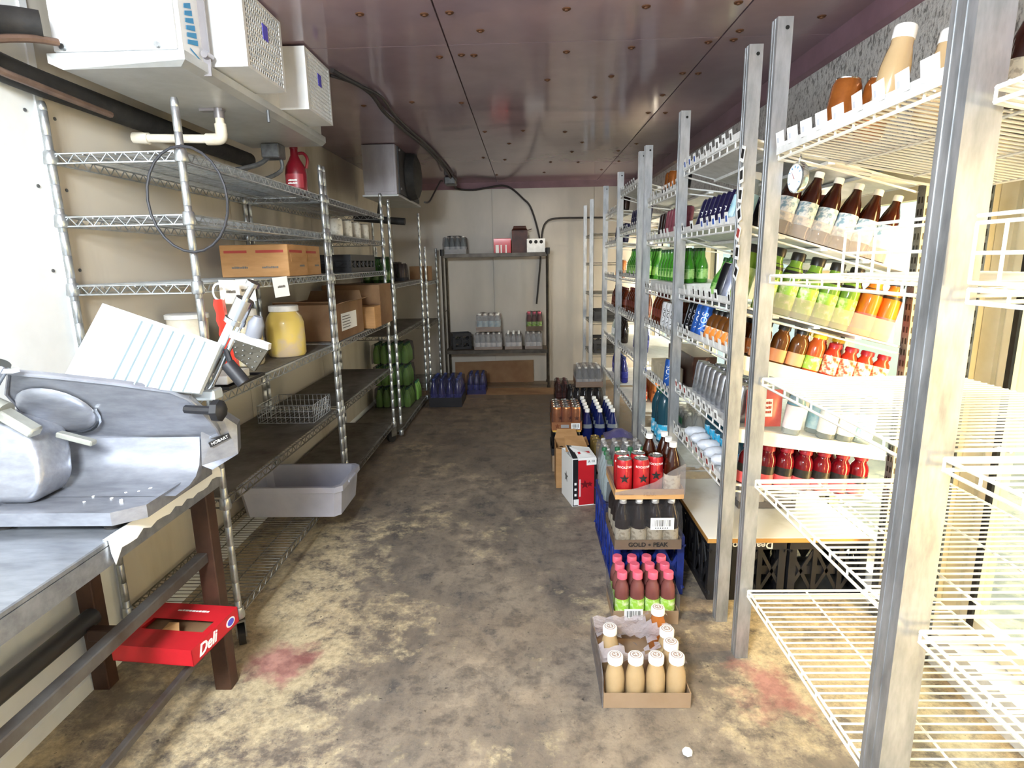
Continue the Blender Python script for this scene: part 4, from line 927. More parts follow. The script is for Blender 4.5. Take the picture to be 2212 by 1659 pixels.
# rolled white bags on the lowest shelf
def bag(x, y, z, lab, r=.031, L=.10, rz=0):
    b = MB(); n = 12; prof = []
    vs = []; K_ = 7
    for k in range(K_):
        u = k/(K_-1); rr = r*(.35+.65*math.sin(PI*u)**.5)
        for i in range(n): a = 2*PI*i/n; q = rr*(1+random.uniform(-.12, .12)); vs.append((L*(u-.5), q*math.cos(a), r*.95+q*math.sin(a)*.9))
    b.add(vs, [(k*n+i, k*n+(i+1) % n, (k+1)*n+(i+1) % n, (k+1)*n+i) for k in range(K_-1) for i in range(n)]+[list(range(n-1, -1, -1)), [(K_-1)*n+i for i in range(n)]], True)
    t = obj('ice_bag', b.mesh('ice_bag', mat('white_bag', '#eceff4', .35, 0, '#c9d2e2', 18))); t.location = (x, y, z); t.rotation_euler = (0, 0, rz)
    tag(t, lab, 'bag', 'white bags on the lowest shelf')
for k, (y, x) in enumerate(((2.315, .838), (2.42, .838), (2.52, .832), (2.63, .838), (2.74, .832), (2.85, .838))):
    bag(x, y, on('U2', 5, x), 'rolled white bag on the lowest shelf of the second bay, %s from the near post' % ORD[k], rz=.25*(-1)**k)
teal_rows(.94, fr(2.425, 7, .079), on('U2', 5, .90), 'dark teal bottle with green cap, %s from the near end behind the bags', 'large teal bottles', 1, 'tealshort')
# third bay
row_y('bronze', 'U3', 0, .825, [3.47, 3.545], 'bronze can on the top shelf of the third bay, %s from the near end', 'bronze cans, third bay')
row_y('black', 'U3', 0, .835, [3.25], 'black can alone on the top shelf of the third bay', None)
row_y('rose', 'U3', 1, .835, fr(3.20, 6, .068), 'rose energy can, %s from the near end of the third bay', 'rose energy cans')
row_y('darkcan', 'U3', 1, .85, [3.64, 3.71, 3.78], 'dark brown can beyond the rose cans, %s from the near end', 'dark cans, third bay')
for (ya, yb2) in ((3.12, 3.84),):
    tag(obj('bottle_tray', bx(.80, 1.20, ya, yb2, SH['U3', 2][0]+.002-.09, SH['U3', 2][0]+.03, WHITEP) if False else MB().prism([(.80, ya, on('U3', 2, .80)+.001), (1.15, ya, on('U3', 2, 1.15)+.001), (1.15, ya, on('U3', 2, .80)+.055), (.80, ya, on('U3', 2, .80)+.055)], (0, yb2-ya, 0)).mesh('bottle_tray', WHITEP)),
        'long white tray under the green soda bottles', 'tray')
for k, y in enumerate(fr(3.17, 9, .076)): place('green2', .86, y, on('U3', 2, .80)+.0565, 'green soda bottle on the white tray, %s from the near end' % ORD[k], 'green soda bottles, third bay', sc=.85)
for k, y in enumerate(fr(3.20, 8, .076)): place('green2', .94, y, on('U3', 2, .80)+.0565, 'green soda bottle in the second row on the tray, %s from the near end' % ORD[k], 'green soda bottles, third bay second row', sc=.85)
row_y('nosw', 'U3', 3, .82, [3.31, 3.40, 3.49], 'white energy can with upright black lettering, %s from the near end', 'lettered white cans')
row_y('redbrown', 'U3', 3, .83, fr(3.57, 4, .073), 'dark red bottle on the fourth shelf of the third bay, %s from the lettered cans', 'dark red bottles, third bay')
row_y('redbrown', 'U3', 3, .94, fr(3.20, 8, .073), 'dark red bottle in the second row of the third bay, %s from the near end', 'dark red bottles, third bay second row')
def crate_mesh(w, d, h, m):
    b = MB(); t = .012
    for z0, z1 in ((0, .03), (h-.04, h)):
        b.box(-w/2, w/2, -d/2, -d/2+t, z0, z1).box(-w/2, w/2, d/2-t, d/2, z0, z1).box(-w/2, -w/2+t, -d/2+t, d/2-t, z0, z1).box(w/2-t, w/2, -d/2+t, d/2-t, z0, z1)
    for x in (-w/2, w/2-.03):
        for y in (-d/2, d/2-.03): b.box(x, x+.03, y, y+.03, .03, h-.04)
    b.box(-w/2+t, w/2-t, -d/2+t, d/2-t, .0, .008)
    for ax in (0, 1):
        L, o = (w, d) if ax == 0 else (d, w)
        for s in (-1, 1):
            y = s*(o/2-.004); n = max(2, round(L/.11))
            for k in range(n):
                x0 = -L/2+L*k/n; x1 = x0+L/n
                for (a, c) in (((x0, .03), (x1, h-.04)), ((x1, .03), (x0, h-.04))):
                    for f in (0, .5):
                        xa, xb2 = a[0]+(c[0]-a[0])*f, a[0]+(c[0]-a[0])*(f+.5); za, zb = a[1]+(c[1]-a[1])*f, a[1]+(c[1]-a[1])*(f+.5)
                        w_ = .008
                        poly = [(xa-w_, za), (xa+w_, za), (xb2+w_, zb), (xb2-w_, zb)]
                        b.prism([(p, y, q) for p, q in poly] if ax == 0 else [(y, p, q) for p, q in poly], (0, -s*.006, 0) if ax == 0 else (-s*.006, 0, 0))
                if k: b.box(x0-.01, x0+.01, y-.004, y+.004, .03, h-.04) if ax == 0 else b.box(y-.004, y+.004, x0-.01, x0+.01, .03, h-.04)
                # inner skin seen through the lattice
                zc = (.03+h-.04)/2
                b.box(x0+.01, x1-.01, y-s*.012-.0015, y-s*.012+.0015, zc-.02, zc+.02) if ax == 0 else b.box(y-s*.012-.0015, y-s*.012+.0015, x0+.01, x1-.01, zc-.02, zc+.02)
    return b.mesh('crate', m)
def carton(name, label, cat, x0, x1, y0, y1, z0, z1, m, group=None, rz=0, flaps=False, top=True, tape=None):
    t = thing(name, label, cat, group, ((x0+x1)/2, (y0+y1)/2, z0), (0, 0, rz)); w, d, h = x1-x0, y1-y0, z1-z0
    b = MB()
    if flaps:
        b.tray(-w/2, w/2, -d/2, d/2, 0, h, .003); obj('carton_body', b.mesh('carton_body', m), t)
        f = MB().prism([(-w/2, -d/2, h), (w/2, -d/2, h), (w/2-.02, -d/2-.05, h+.02), (-w/2+.02, -d/2-.05, h+.02)], (0, .001, .003)); obj('flap', f.mesh('flap', m), t)
        f = MB().prism([(-w/2, d/2, h), (w/2, d/2, h), (w/2-.02, d/2+.02, h+.06), (-w/2+.02, d/2+.02, h+.06)], (0, .003, 0)); obj('flap', f.mesh('flap', m), t)
        f = MB().prism([(w/2, -d/2, h), (w/2, d/2, h), (w/2+.05, d/2-.02, h+.015), (w/2+.05, -d/2+.02, h+.015)], (0, 0, .003)); obj('flap', f.mesh('flap', m), t)
    else:
        b.box(-w/2, w/2, -d/2, d/2, 0, h, .003); obj('carton_body', b.mesh('carton_body', m), t)
        if tape: obj('tape', bx(-w/2-.0005, w/2+.0005, -.025, .025, h-.002, h+.0008, tape), t)
    return t
carton('foggy_carton', 'dark carton with burgundy top behind the violet cans of the second bay', 'box', .99, 1.22, 2.42, 2.98, on('U2', 1, .99)+.001, on('U2', 1, .99)+.17, mat('burgundy_box', '#4a4346', .35, 0, '#6a2430', 4, .5, .55))
carton('food_pack', 'dark brown snack packs standing on the fifth shelf of the third bay', 'pack', .93, 1.06, 3.25, 3.84, on('U3', 4, .93), on('U3', 4, .93)+.19, mat('brown_pack', '#3c1d18', .3, 0, '#a8745a', 18, .6, .75))
carton('food_pack', 'cream crumpled pack on the fifth shelf of the third bay', 'pack', .82, .92, 3.42, 3.84, on('U3', 4, .82), on('U3', 4, .82)+.085, mat('cream_pack', '#d9ceb6', .6, 0, '#b8ac90', 12))
row_y('nosblue', 'U3', 4, .82, [3.36], 'blue and white lettered can alone on the fifth shelf of the third bay', None)
teal_rows(.845, [3.52], on('U3', 5, .87), 'large teal bottle with bright blue label at the shelf front', None, 1.15)
teal_rows(.85, fr(3.63, 2, .10), on('U3', 5, .96), 'large teal bottle behind the one with the bright blue label, %s from the near end', 'teal bottles, third bay', 1.0)
def film_box(x0, x1, y0, y1, z0, z1, m=FILM, bump=.010, n=7):
    b = MB(); vs = []
    for j in range(n+1):
        for i in range(n+1):
            u, v = i/n, j/n; e = min(u, v, 1-u, 1-v); zz = z1-(.018 if e == 0 else 0)+random.uniform(-bump, bump)*(1 if e else .4)
            vs.append((x0+(x1-x0)*(u*.96+.02), y0+(y1-y0)*(v*.96+.02), zz))
    b.add(vs, [(j*(n+1)+i, j*(n+1)+i+1, (j+1)*(n+1)+i+1, (j+1)*(n+1)+i) for j in range(n) for i in range(n)], True)
    top = vs; loop = [i for i in range(n+1)]+[(j)*(n+1)+n for j in range(1, n+1)]+[n*(n+1)+i for i in range(n-1, -1, -1)]+[j*(n+1) for j in range(n-1, 0, -1)]
    L = len(loop); up = [vs[i] for i in loop]; md = []; lo = []
    cx, cy = (x0+x1)/2, (y0+y1)/2
    for p in up:
        q = (cx+(p[0]-cx)/.96, cy+(p[1]-cy)/.96); k = random.uniform(-.003, .003)
        md.append((q[0]+k, q[1]+k, z0+(z1-z0)*.55)); lo.append((q[0], q[1], z0))
    b.add(up+md+lo, [(r*L+i, r*L+(i+1) % L, (r+1)*L+(i+1) % L, (r+1)*L+i) for r in (0, 1) for i in range(L)], True)
    return b.mesh('film', m, 1.2)
def case(label, kind, nx, ny, x, y, z, R, H, tray=.05, tm=CARDT, group=None, rz=0, film=FILM, name='drink_case', words_=None, code=None, gap=.001, only=None, cat='drink case'):
    """a shrink-wrapped case: tray, bottles and film move as one thing"""
    t = thing(name, label, cat, group, (x, y, z), (0, 0, rz)); p = 2*R+gap; w, d = nx*p+.01, ny*p+.01
    if tray: obj('tray', MB().tray(-w/2, w/2, -d/2, d/2, 0, tray, .003).mesh('tray', tm), t)
    for j in range(ny):
        for i in range(nx):
            if only and (i, j) not in only: continue
            place(kind if isinstance(kind, str) else kind[(i+j) % len(kind)], -w/2+.005+p*(i+.5), -d/2+.005+p*(j+.5), .0045 if tray else .001, '', parent=t, rz=random.random())
    if film: obj('film', film_box(-w/2-.002, w/2+.002, -d/2-.002, d/2+.002, .002, H+.006, film), t)
    if words_: obj('lettering', text_mesh(words_[0], words_[1], INK, bold=.0006), t, (0, -d/2-.0035, tray*.52), FRONT)
    if code: obj('barcode_sticker', barcode(code[2], code[3]), t, (code[0], -d/2-.004, code[1]), FRONT)
    return t
case('clear bottle case with green print on the low shelf of the third bay', 'clear', 3, 5, 1.05, 3.62, SH['U3', 5][0]+.0015, .031, .19, group=None, tray=.04, tm=WHITEP, film=FILM2)
tag(obj('green_banner', bx(.938, .941, 3.48, 3.76, SH['U3', 5][0]+.125, SH['U3', 5][0]+.165, GCAP)), 'green paper band along the clear case in the third bay', 'band')
# fourth and fifth bays
row_y('violet', 'U4', 1, .835, fr(4.22, 8, .068), 'violet can in the dim fourth bay, %s from the near end', 'violet cans, fourth bay')
row_y('green2', 'U4', 2, .84, fr(4.22, 9, .078), 'green soda bottle in the fourth bay, %s from the near end', 'green soda bottles, fourth bay')
row_y('green2', 'U4', 2, .92, fr(4.25, 9, .078), 'green soda bottle in the second row of the fourth bay, %s from the near end', 'green soda bottles, fourth bay second row')
row_y('redbrown', 'U4', 3, .85, fr(4.22, 10, .074), 'dark red bottle in the fourth bay, %s from the near end', 'dark red bottles, fourth bay')
row_y('navy', 'U4', 4, .90, fr(4.50, 5, .074), 'navy soda bottle in the fourth bay, %s from the near end', 'navy bottles, fourth bay')
row_y('orangecan', 'U4', 5, .98, fr(4.42, 6, .072), 'orange can on the lowest shelf of the fourth bay, %s from the near end', 'orange cans, fourth bay')
row_y('redcap', 'U4', 5, .90, fr(4.45, 5, .066), 'small red bottle, lowest shelf of the fourth bay, %s from the near end', 'small red bottles, fourth bay')
row_y('darkcan', 'U5', 0, .84, fr(5.15, 5, .074), 'brown can on the top shelf of the fifth bay, %s from the near end', 'brown cans, fifth bay')
row_y('violet', 'U5', 1, .84, fr(5.12, 7, .07), 'violet can in the fifth bay, %s from the near end', 'violet cans, fifth bay')
row_y('orangecan', 'U5', 2, .85, fr(5.36, 3, .074), 'orange can on the third shelf of the fifth bay, %s from the near end', 'orange cans, fifth bay')
row_y('redbrown', 'U5', 3, .85, fr(5.12, 9, .075), 'dark red bottle in the fifth bay, %s from the near end', 'dark red bottles, fifth bay')
row_y('clear', 'U5', 4, .85, [5.62, 5.70], 'clear bottle in the fifth bay, %s from the near end', 'clear bottles, fifth bay')
row_y('cola', 'U5', 4, .85, fr(5.12, 6, .075), 'cola bottle in the fifth bay, %s from the near end', 'cola bottles, fifth bay')
row_y('navy', 'U5', 5, .86, fr(5.12, 8, .075), 'navy soda bottle on the lowest shelf of the fifth bay, %s from the near end', 'navy bottles, fifth bay')
t = thing('black_crate', 'shallow black crate on a low shelf of the bare end bay', 'crate', None, (1.0, 6.58, .8085)); obj('crate', crate_mesh(.55, .5, .10, BLACKP), t)
t = thing('black_crate', 'black crate on the lowest shelf of the bare end bay', 'crate', None, (1.0, 6.58, .4585)); obj('crate', crate_mesh(.55, .5, .14, BLACKP), t)
# tags that hang loose on the posts
for k, (y, z, a) in enumerate(((2.142, 1.80, .3), (2.142, 1.73, -.1), (2.142, 1.665, .15), (2.142, 1.60, -.3), (2.142, 1.535, .4), (2.142, 1.47, .1), (2.142, 1.40, .5))):
    m = [WHITEPAPER, INK if k != 4 else INKR]; b = MB(); b.box(-.019, .019, -.001, 0, -.026, .026); b.cur = 1; b.box(-.012, .012, -.0018, -.001, -.014, .016)
    t = tag(obj('price_tag', b.mesh('price_tag', m)), ('white shelf tag stuck on the second galvanised post, %s from the top' % ORD[k]) if k != 4 else 'red and black tag stuck on the second galvanised post', 'tag', 'loose tags on the posts')
    t.location = (.752-.001, y+.008, z); t.rotation_euler = (0, a, -PI/2)

# white board on black milk crates under the second bay
CRM = crate_mesh(.325, .325, .275, BLACKP)
for k, (x, y, lab) in enumerate(((.925, 2.47, 'black milk crate with upside-down white lettering under the white board'), (1.265, 2.47, 'black milk crate under the board nearest the glass doors'), (.925, 2.811, 'black milk crate at the rear under the white board'))):
    t = thing('milk_crate', lab, 'crate', 'black milk crates under the board', (x, y, .001)); obj('crate_body', CRM, t)
    if k == 0: obj('lettering', text_mesh('Dean Foods', .043, WHITEPAPER, bold=.0008), t, (.0, -.1635, .256), FLIP)
t = thing('board', 'white board with a wooden edge lying on the black milk crates', 'board', loc=(1.085, 2.635, .277))
obj('panel', MB().box(-.335, .335, -.345, .345, 0, .02, .001).mesh('panel', BOARD), t)
b = MB().box(-.337, -.335, -.345, .345, 0, .019).box(-.337, .335, -.347, -.345, 0, .019); obj('edge_strip', b.mesh('edge_strip', OAK), t)
case('foggy wrapped case of clear bottles standing on the white board', 'clear', 4, 5, 1.11, 2.75, .2985, .031, .19, tray=.03, tm=BLACKP, film=FILM2)

# ================================================================ goods standing along the aisle
# torn case of small coffee bottles, nearest the camera
t = thing('cardboard_tray', 'brown cardboard tray nearest the camera holding the last milky coffee bottles', 'tray', None, (.379, 1.860, .001))
w, d = .286, .362
obj('tray_body', MB().tray(-w/2, w/2, -d/2, d/2, 0, .055, .003).mesh('tray_body', CARDP), t)
b = MB(); b.prism([(-w/2-.004, -d/2, .0), (-w/2-.004, d/2, .0), (-w/2-.004, d/2, .10), (-w/2-.004, -d/2+.06, .135), (-w/2-.004, -d/2, .11)], (.003, 0, 0)); obj('side_flap', b.mesh('side_flap', FILM2), t)
EMBL = MB(); EMBL.lathe([(.0195, 0), (.0185, .0006)], 16); EMBL.cur = 1; EMBL.lathe([(.0165, .0004), (.016, .0009)], 16); EMBL.cur = 0
EMBL.lathe([(.0125, .0008), (.012, .0013)], 14); EMBL.cur = 1
for k in range(3): a = k*2.1+.4; EMBL.box(.005*math.cos(a)-.002, .005*math.cos(a)+.002, .005*math.sin(a)-.0035, .005*math.sin(a)+.0035, .001, .0017)
EMBL = EMBL.mesh('cap_emblem', [mat('brown_emblem', '#a8948a', .5), WCAP])
WCAPB = bottle_parts('glass', .166, .0325, CREAM, WCAP, capR=.0258); CARB = bottle_parts('glass', .166, .0325, CARAMEL, WCAP, capR=.0258)
def small_coffee(x, y, z, lab, parts=WCAPB, tilt=0):
    t = thing('coffee_bottle', lab, 'bottle', 'small coffee bottles in the torn case', (x, y, z), (tilt, 0, random.random()))
    for n, me in parts: obj(n, me, t)
    obj('cap_emblem', EMBL, t, (0, 0, .1662))
for i, lab in enumerate(('at the left end of the front row', 'second from the left in the front row', 'third from the left in the front row', 'at the right end of the front row')):
    small_coffee(.278+.0675*i, 1.718, .0055, 'small milky coffee bottle, %s of the torn case' % lab)
small_coffee(.478, 1.788, .0055, 'milky coffee bottle alone in the second row of the torn case')
small_coffee(.4805, 1.858, .0055, 'milky coffee bottle at the right of the third row of the torn case')
small_coffee(.282, 1.872, .0055, 'milky coffee bottle alone at the left of the torn case')
small_coffee(.478, 1.99, .0055, 'caramel coffee bottle at the back right of the torn case', CARB)
# torn film draped over it
b = MB(); n = 16; vs = []; keep = []
hb = [(.278+.0675*i, 1.718) for i in range(4)]+[(.478, 1.788), (.4805, 1.858), (.282, 1.872), (.478, 1.99)]
for j in range(n+1):
    for i in range(n+1):
        x = .238+.284*i/n; y = 1.735+.30*j/n
        dd = min(math.hypot(x-p[0], y-p[1]) for p in hb); z = .145-.045*min(1, dd/.09)+random.uniform(-.008, .008)
        if dd < .028: z = .1625
        vs.append((x, y, z))
for j in range(n):
    for i in range(n):
        x = .238+.284*(i+.5)/n; y = 1.735+.30*(j+.5)/n; dd = min(math.hypot(x-p[0], y-p[1]) for p in hb)
        if dd < .041 or (math.hypot((x-.375)/1.1, y-1.86) < .055 and random.random() < .85): continue
        keep.append((j*(n+1)+i, j*(n+1)+i+1, (j+1)*(n+1)+i+1, (j+1)*(n+1)+i))
b.add(vs, keep, True)
tag(obj('torn_film', b.mesh('torn_film', mat('torn_film', '#d8d0d6', .12, 0, alpha=.5, bump=1, bs=40, spec=.9), 1.2)), 'torn clear plastic film over the nearest coffee case', 'plastic film')
# pink-capped bottles
t = thing('cardboard_tray', 'cardboard tray under the pink-capped juice bottles with a white barcode sticker', 'tray', None, (.465, 2.235, .001))
w, d = .262, .205
obj('tray_body', MB().tray(-w/2, w/2, -d/2, d/2, 0, .06, .003).mesh('tray_body', CARDP), t)
obj('barcode_sticker', barcode(.075, .05, 3), t, (-.05, -d/2-.001, .045), FRONT)
obj('film', MB().prism([(-w/2-.002, -d/2-.002, .05), (-w/2-.002, d/2, .05), (-w/2-.002, d/2, .15), (-w/2-.002, -d/2-.002, .13)], (.001, 0, 0)).prism([(w/2+.001, -d/2-.002, .05), (w/2+.001, d/2, .05), (w/2+.001, d/2, .15), (w/2+.001, -d/2-.002, .13)], (.001, 0, 0)).mesh('film', FILM2), t)
K['pink'] = bottle_parts('juice', .212, .0295, PINKD, PCAP, LGREEN, (.06, .48))
for j in range(3):
    for i in range(4):
        place('pink', .372+.062*i, 2.168+.065*j, .0055, 'dark pink juice bottle with pink cap, %s from the left in the %s row' % (ORD[i], ('front', 'middle', 'back')[j]), 'pink-capped juice bottles')
# blue crates and the tea cases on them
BCM = crate_mesh(.305, .33, .275, BLUECR)
for k, (x, y, lab) in enumerate(((.517, 2.515, 'blue milk crate on the floor under the stacked tea cases'), (.517, 2.87, 'second blue milk crate behind the one under the tea cases'))):
    t = thing('milk_crate', lab, 'crate', 'blue milk crates', (x, y, .001)); obj('crate_body', BCM, t)
case('wrapped case of dark tea bottles with GOLD PEAK printed on its tray', 'teagold', 4, 4, .487, 2.375, .2765, .0325, .205, tray=.042, tm=CARDP, words_=('GOLD ◦ PEAK', .026), code=(.055, .115, .095, .052), film=FILM)
t = thing('cardboard_tray', 'orange-brown cardboard tray on top of the tea case, holding red cans', 'tray', None, (.487, 2.372, .4995)); w, d = .276, .276
obj('tray_body', MB().tray(-w/2, w/2, -d/2, d/2, 0, .042, .003).mesh('tray_body', CARDT), t)
obj('lettering', text_mesh('PEAK', .022, mat('faded_print', '#a77a48', .7)), t, (.0, -d/2-.0012, .021), FRONT)
obj('print', marks(.06, .012, 1, mat('faded_print', '#a77a48', .7), 5), t, (-.095, -d/2-.0002, .021), FRONT)
b = MB(); vs = [(-.14, -.139, .03), (-.05, -.141, .05), (.02, -.142, .075), (.08, -.142, .12), (.14, -.139, .15), (.14, .0, .16), (.141, .139, .15)]; n = len(vs)
b.add([(x*1.01, y*1.01, .02) for x, y, z in vs]+vs, [(i, i+1, n+i+1, n+i) for i in range(n-1)], True)
b.add([(-.1395, -.139, .03), (-.1395, .139, .03), (-.141, .139, .12), (-.142, .03, .15), (-.142, -.1, .09)], [(0, 1, 2, 3, 4)])
obj('torn_film', b.mesh('torn_film', FILM2, 1.2), t)
for k, (x, y, lab) in enumerate(((.389, 2.275, 'red can with a black star, front left on the tea case'), (.458, 2.276, 'red can with a black star, second from the left in front'), (.389, 2.343, 'red can behind the front left one'), (.458, 2.345, 'red can in the second row, beside the white-capped bottle'), (.5235, 2.312, 'red can next to the big white-capped tea bottle'))):
    place('redstar', x, y, .5035, lab, 'red star cans', -.1+.2*(k % 2), sc=1)
for k, (x, y, sc, lab) in enumerate(((.5865, 2.285, .98, 'tea bottle with white cap at the front right of the upper tray'), (.5855, 2.358, .98, 'tea bottle with white cap, second along the right of the upper tray'), (.517, 2.41, .98, 'tea bottle with white cap in the middle of the upper tray'), (.5855, 2.432, .98, 'tea bottle with white cap at the back right of the upper tray'))):
    place('teadark', x, y, .5035, lab, 'white-capped tea bottles', sc=sc)
case('foggy wrapped case of clear water bottles with green caps on the second blue crate', 'water', 4, 4, .50, 2.85, .2765, .033, .21, tray=.0, film=None, tm=WHITEP)
case('wrapped case of clear bottles between the star carton and the green caps', 'clear', 4, 4, .537, 3.262, .001, .031, .19, tray=.04, tm=CARDP, film=FILM2)
case('wrapped case of clear bottles stacked on another, beside the star carton', 'clear', 4, 4, .541, 3.264, .214, .031, .19, tray=.04, tm=WHITEP, film=FILM2)
# star carton
t = thing('star_carton', 'tall red, white and black carton with stars, standing on the aisle floor', 'box', None, (.305, 3.425, .001), (0, 0, math.radians(13)))
w, d, h = .148, .225, .30; b = MB(); b.tray(-w/2, w/2, -d/2, d/2, 0, h, .002); obj('carton_body', b.mesh('carton_body', WHITEPAPER), t)
obj('red_panel', bx(-w/2+.036, w/2-.012, -d/2-.0008, -d/2, .006, h-.012, REDC), t); obj('black_band', bx(-w/2+.003, -w/2+.036, -d/2-.0008, -d/2, .002, h-.004, BLACKP), t); obj('black_band', bx(w/2-.012, w/2, -d/2-.0008, -d/2, .002, h-.004, BLACKP), t)
b = MB(); star(b, .035, .135, .02, Matrix.Translation((0, -d/2-.0009, 0)) @ FRONT.to_4x4()); star(b, .004, .135, .03, Matrix.Translation((0, -d/2-.0009, 0)) @ FRONT.to_4x4()); obj('star', b.mesh('star', mat('dark_red_print', '#6e1018', .5)), t)
b = MB(); star(b, 0, 0, .036, Matrix.Translation((-w/2-.0005, .01, .15)) @ LEFTW.to_4x4()); obj('star', b.mesh('star', INKG), t)
b = MB()
for k in range(4): b.box(-w/2+.013, -w/2+.026, -d/2-.0014, -d/2-.0008, .03+.035*k, .045+.035*k)
obj('white_marks', b.mesh('white_marks', WHITEPAPER), t); obj('white_bar', bx(-w/2+.042, -w/2+.052, -d/2-.0014, -d/2-.0008, .06, .17, mat('pale_pink_print', '#f3c9c9')), t)
obj('sticker', bx(-w/2+.008, -w/2+.04, -d/2-.0016, -d/2-.0008, .008, .045, WHITEPAPER), t)
b = MB(); b.prism([(-w/2, -d/2, h), (w/2, -d/2, h), (w/2, d/2*.2, h+.02), (-w/2, d/2*.2, h+.045)], (0, 0, .0015)); obj('flap', b.mesh('flap', WHITEPAPER), t)
b = MB(); b.prism([(-w/2, d/2*.2, h+.002), (w/2, d/2*.2, h+.002), (w/2, d/2+.03, h+.06), (-w/2+.02, d/2+.01, h+.07)], (0, 0, .0015)); obj('flap', b.mesh('flap', CARD), t)
b = MB(); b.prism([(-w/2+.002, -d/2+.0, h+.003), (-w/2+.034, -d/2+.0, h+.0026), (-w/2+.034, d/2*.18, h+.039), (-w/2+.002, d/2*.18, h+.046)], (0, 0, .0012)); obj('black_band', b.mesh('black_band', BLACKP), t)
b = MB(); b.prism([(-w/2+.05, -d/2+.04, h+.014), (w/2-.02, -d/2+.055, h+.012), (w/2-.02, -d/2+.075, h+.016), (-w/2+.05, -d/2+.06, h+.021)], (0, 0, .0012)); obj('red_band', b.mesh('red_band', REDC), t)
b = MB(); b.box(w/2-.06, w/2+.002, -d/2-.0012, -d/2-.0004, h-.045, h-.003); o = obj('price_sticker', b.mesh('price_sticker', WHITEPAPER), t); obj('lettering', text_mesh('A 10', .022, INK), o, (w/2-.03, -d/2-.0015, h-.023), FRONT)
# open box of dark bottles behind it, then the tall stack with the orange tray
carton('open_carton', 'open brown carton with dark bottles behind the star carton', 'box', .176, .34, 3.60, 3.82, .001, .27, CARD, flaps=True)
for i in range(2):
    for j in range(3): place('cola', .221+.072*i, 3.64+.07*j, .0045, 'dark bottle in the open brown carton, %s row, %s side' % (ORD[j], ('left', 'right')[i]), 'dark bottles in the open carton')
carton('carton', 'pale grey carton at the bottom of the stack with the orange tray', 'box', .165, .365, 3.90, 4.16, .001, .12, CARDP)
case('black-canned case under the orange tray of the aisle stack', 'black', 3, 4, .265, 4.035, .1215, .033, .16, tray=.05, tm=BLACKP, film=None)
carton('carton', 'thin yellow tray between the black cans and the orange star tray', 'tray', .168, .365, 3.905, 4.165, .2872, .300, mat('yellow_card', '#e0b352', .6))
t = case('orange tray of rose-orange cans with a star, on top of the aisle stack', 'orangecan', 3, 4, .266, 4.04, .3015, .0325, .16, tray=.058, tm=mat('orange_tray', '#e0955a', .5, 0, '#d4843f', 8), film=FILM, code=(.06, .03, .062, .042))
b = MB(); star(b, -.065, .03, .018, Matrix.Translation((0, -.1375, 0)) @ FRONT.to_4x4()); obj('star', b.mesh('star', mat('brown_print', '#7a3d16', .5)), t)
obj('white_bar', bx(-.04, .015, -.1375, -.1365, .018, .04, WHITEPAPER), t)
case('wrapped case of gold-topped dark cans in the aisle between film and the tall stack', 'goldcan', 4, 4, .545, 3.66, .14, .033, .16, tray=.03, tm=CARDD, film=None, name='can_case')
carton('carton', 'low dark carton under the gold-topped cans', 'box', .40, .66, 3.53, 3.80, .001, .139, mat('dark_box', '#3a3034', .6))
b = MB(); vs = []; n = 8
for j in range(n+1):
    for i in range(n+1): u, v = i/n, j/n; vs.append((.50+.19*u, 3.66+.16*v, .3035+.05*math.sin(PI*u)*math.sin(PI*v)+random.uniform(0, .012)))
b.add(vs, [(j*(n+1)+i, j*(n+1)+i+1, (j+1)*(n+1)+i+1, (j+1)*(n+1)+i) for j in range(n) for i in range(n)], True)
tag(obj('film_heap', b.mesh('film_heap', mat('violet_film', '#6c6690', .3, 0, '#4a4780', 14, alpha=.85), 1.2)), 'crumpled violet plastic film lying over the gold-topped cans', 'plastic film')
carton('carton', 'low dark carton under the white-capped blue bottles', 'box', .372, .645, 3.96, 4.46, .001, .142, mat('dark_box', '#3a3034', .6))
for j in range(5):
    for i in range(3):
        place('blue', .418+.09*i, 4.02+.095*j, .1435, 'deep blue drink bottle with white cap, %s row, %s' % (ORD[j], ('left', 'middle', 'right')[i]), 'white-capped blue bottles', sc=1.2)
# far end of the aisle, right
case('dark cola case on the floor at the far right end of the aisle', 'cola', 5, 4, .56, 5.72, .001, .033, .22, tray=.03, tm=BLACKP, film=FILM)
case('clear bottle case on a cardboard tray stacked on the dark cola case', 'clear', 4, 5, .60, 5.75, .239, .031, .19, tray=.055, tm=CARD, film=FILM2)
case('reddish bottle case on the floor left of the dark cola case', 'redbrown', 2, 5, .36, 6.12, .001, .034, .20, tray=.03, tm=CARDD, film=FILM)
# far left: soda packs
case('navy soda case in a black tray on the floor at the far left', 'navybig', 4, 5, -.845, 6.02, .001, .040, .285, tray=.10, tm=BLACKP, film=FILM)
case('second navy soda case on the floor, right of the first', 'navy', 3, 4, -.575, 6.50, .0055, .033, .225, tray=.05, tm=NAVY, film=FILM)
for k in range(3):
    case('green soda pack at the foot of the far rack, %s of three' % ('lowest', 'middle', 'topmost')[k], 'soda2', 5, 4, -1.32, 5.66, .075+.2165*k, .034, .198, tray=0, film=FILM, group='stacked green soda packs')
case('small green soda pack standing behind the three stacked ones', 'soda2', 2, 3, -1.19, 5.93, .075, .034, .198, tray=0, film=None)
case('navy soda pack squeezed behind the green stack on the far rack', 'navy', 2, 2, -1.40, 5.93, .075, .033, .225, tray=0, film=None)
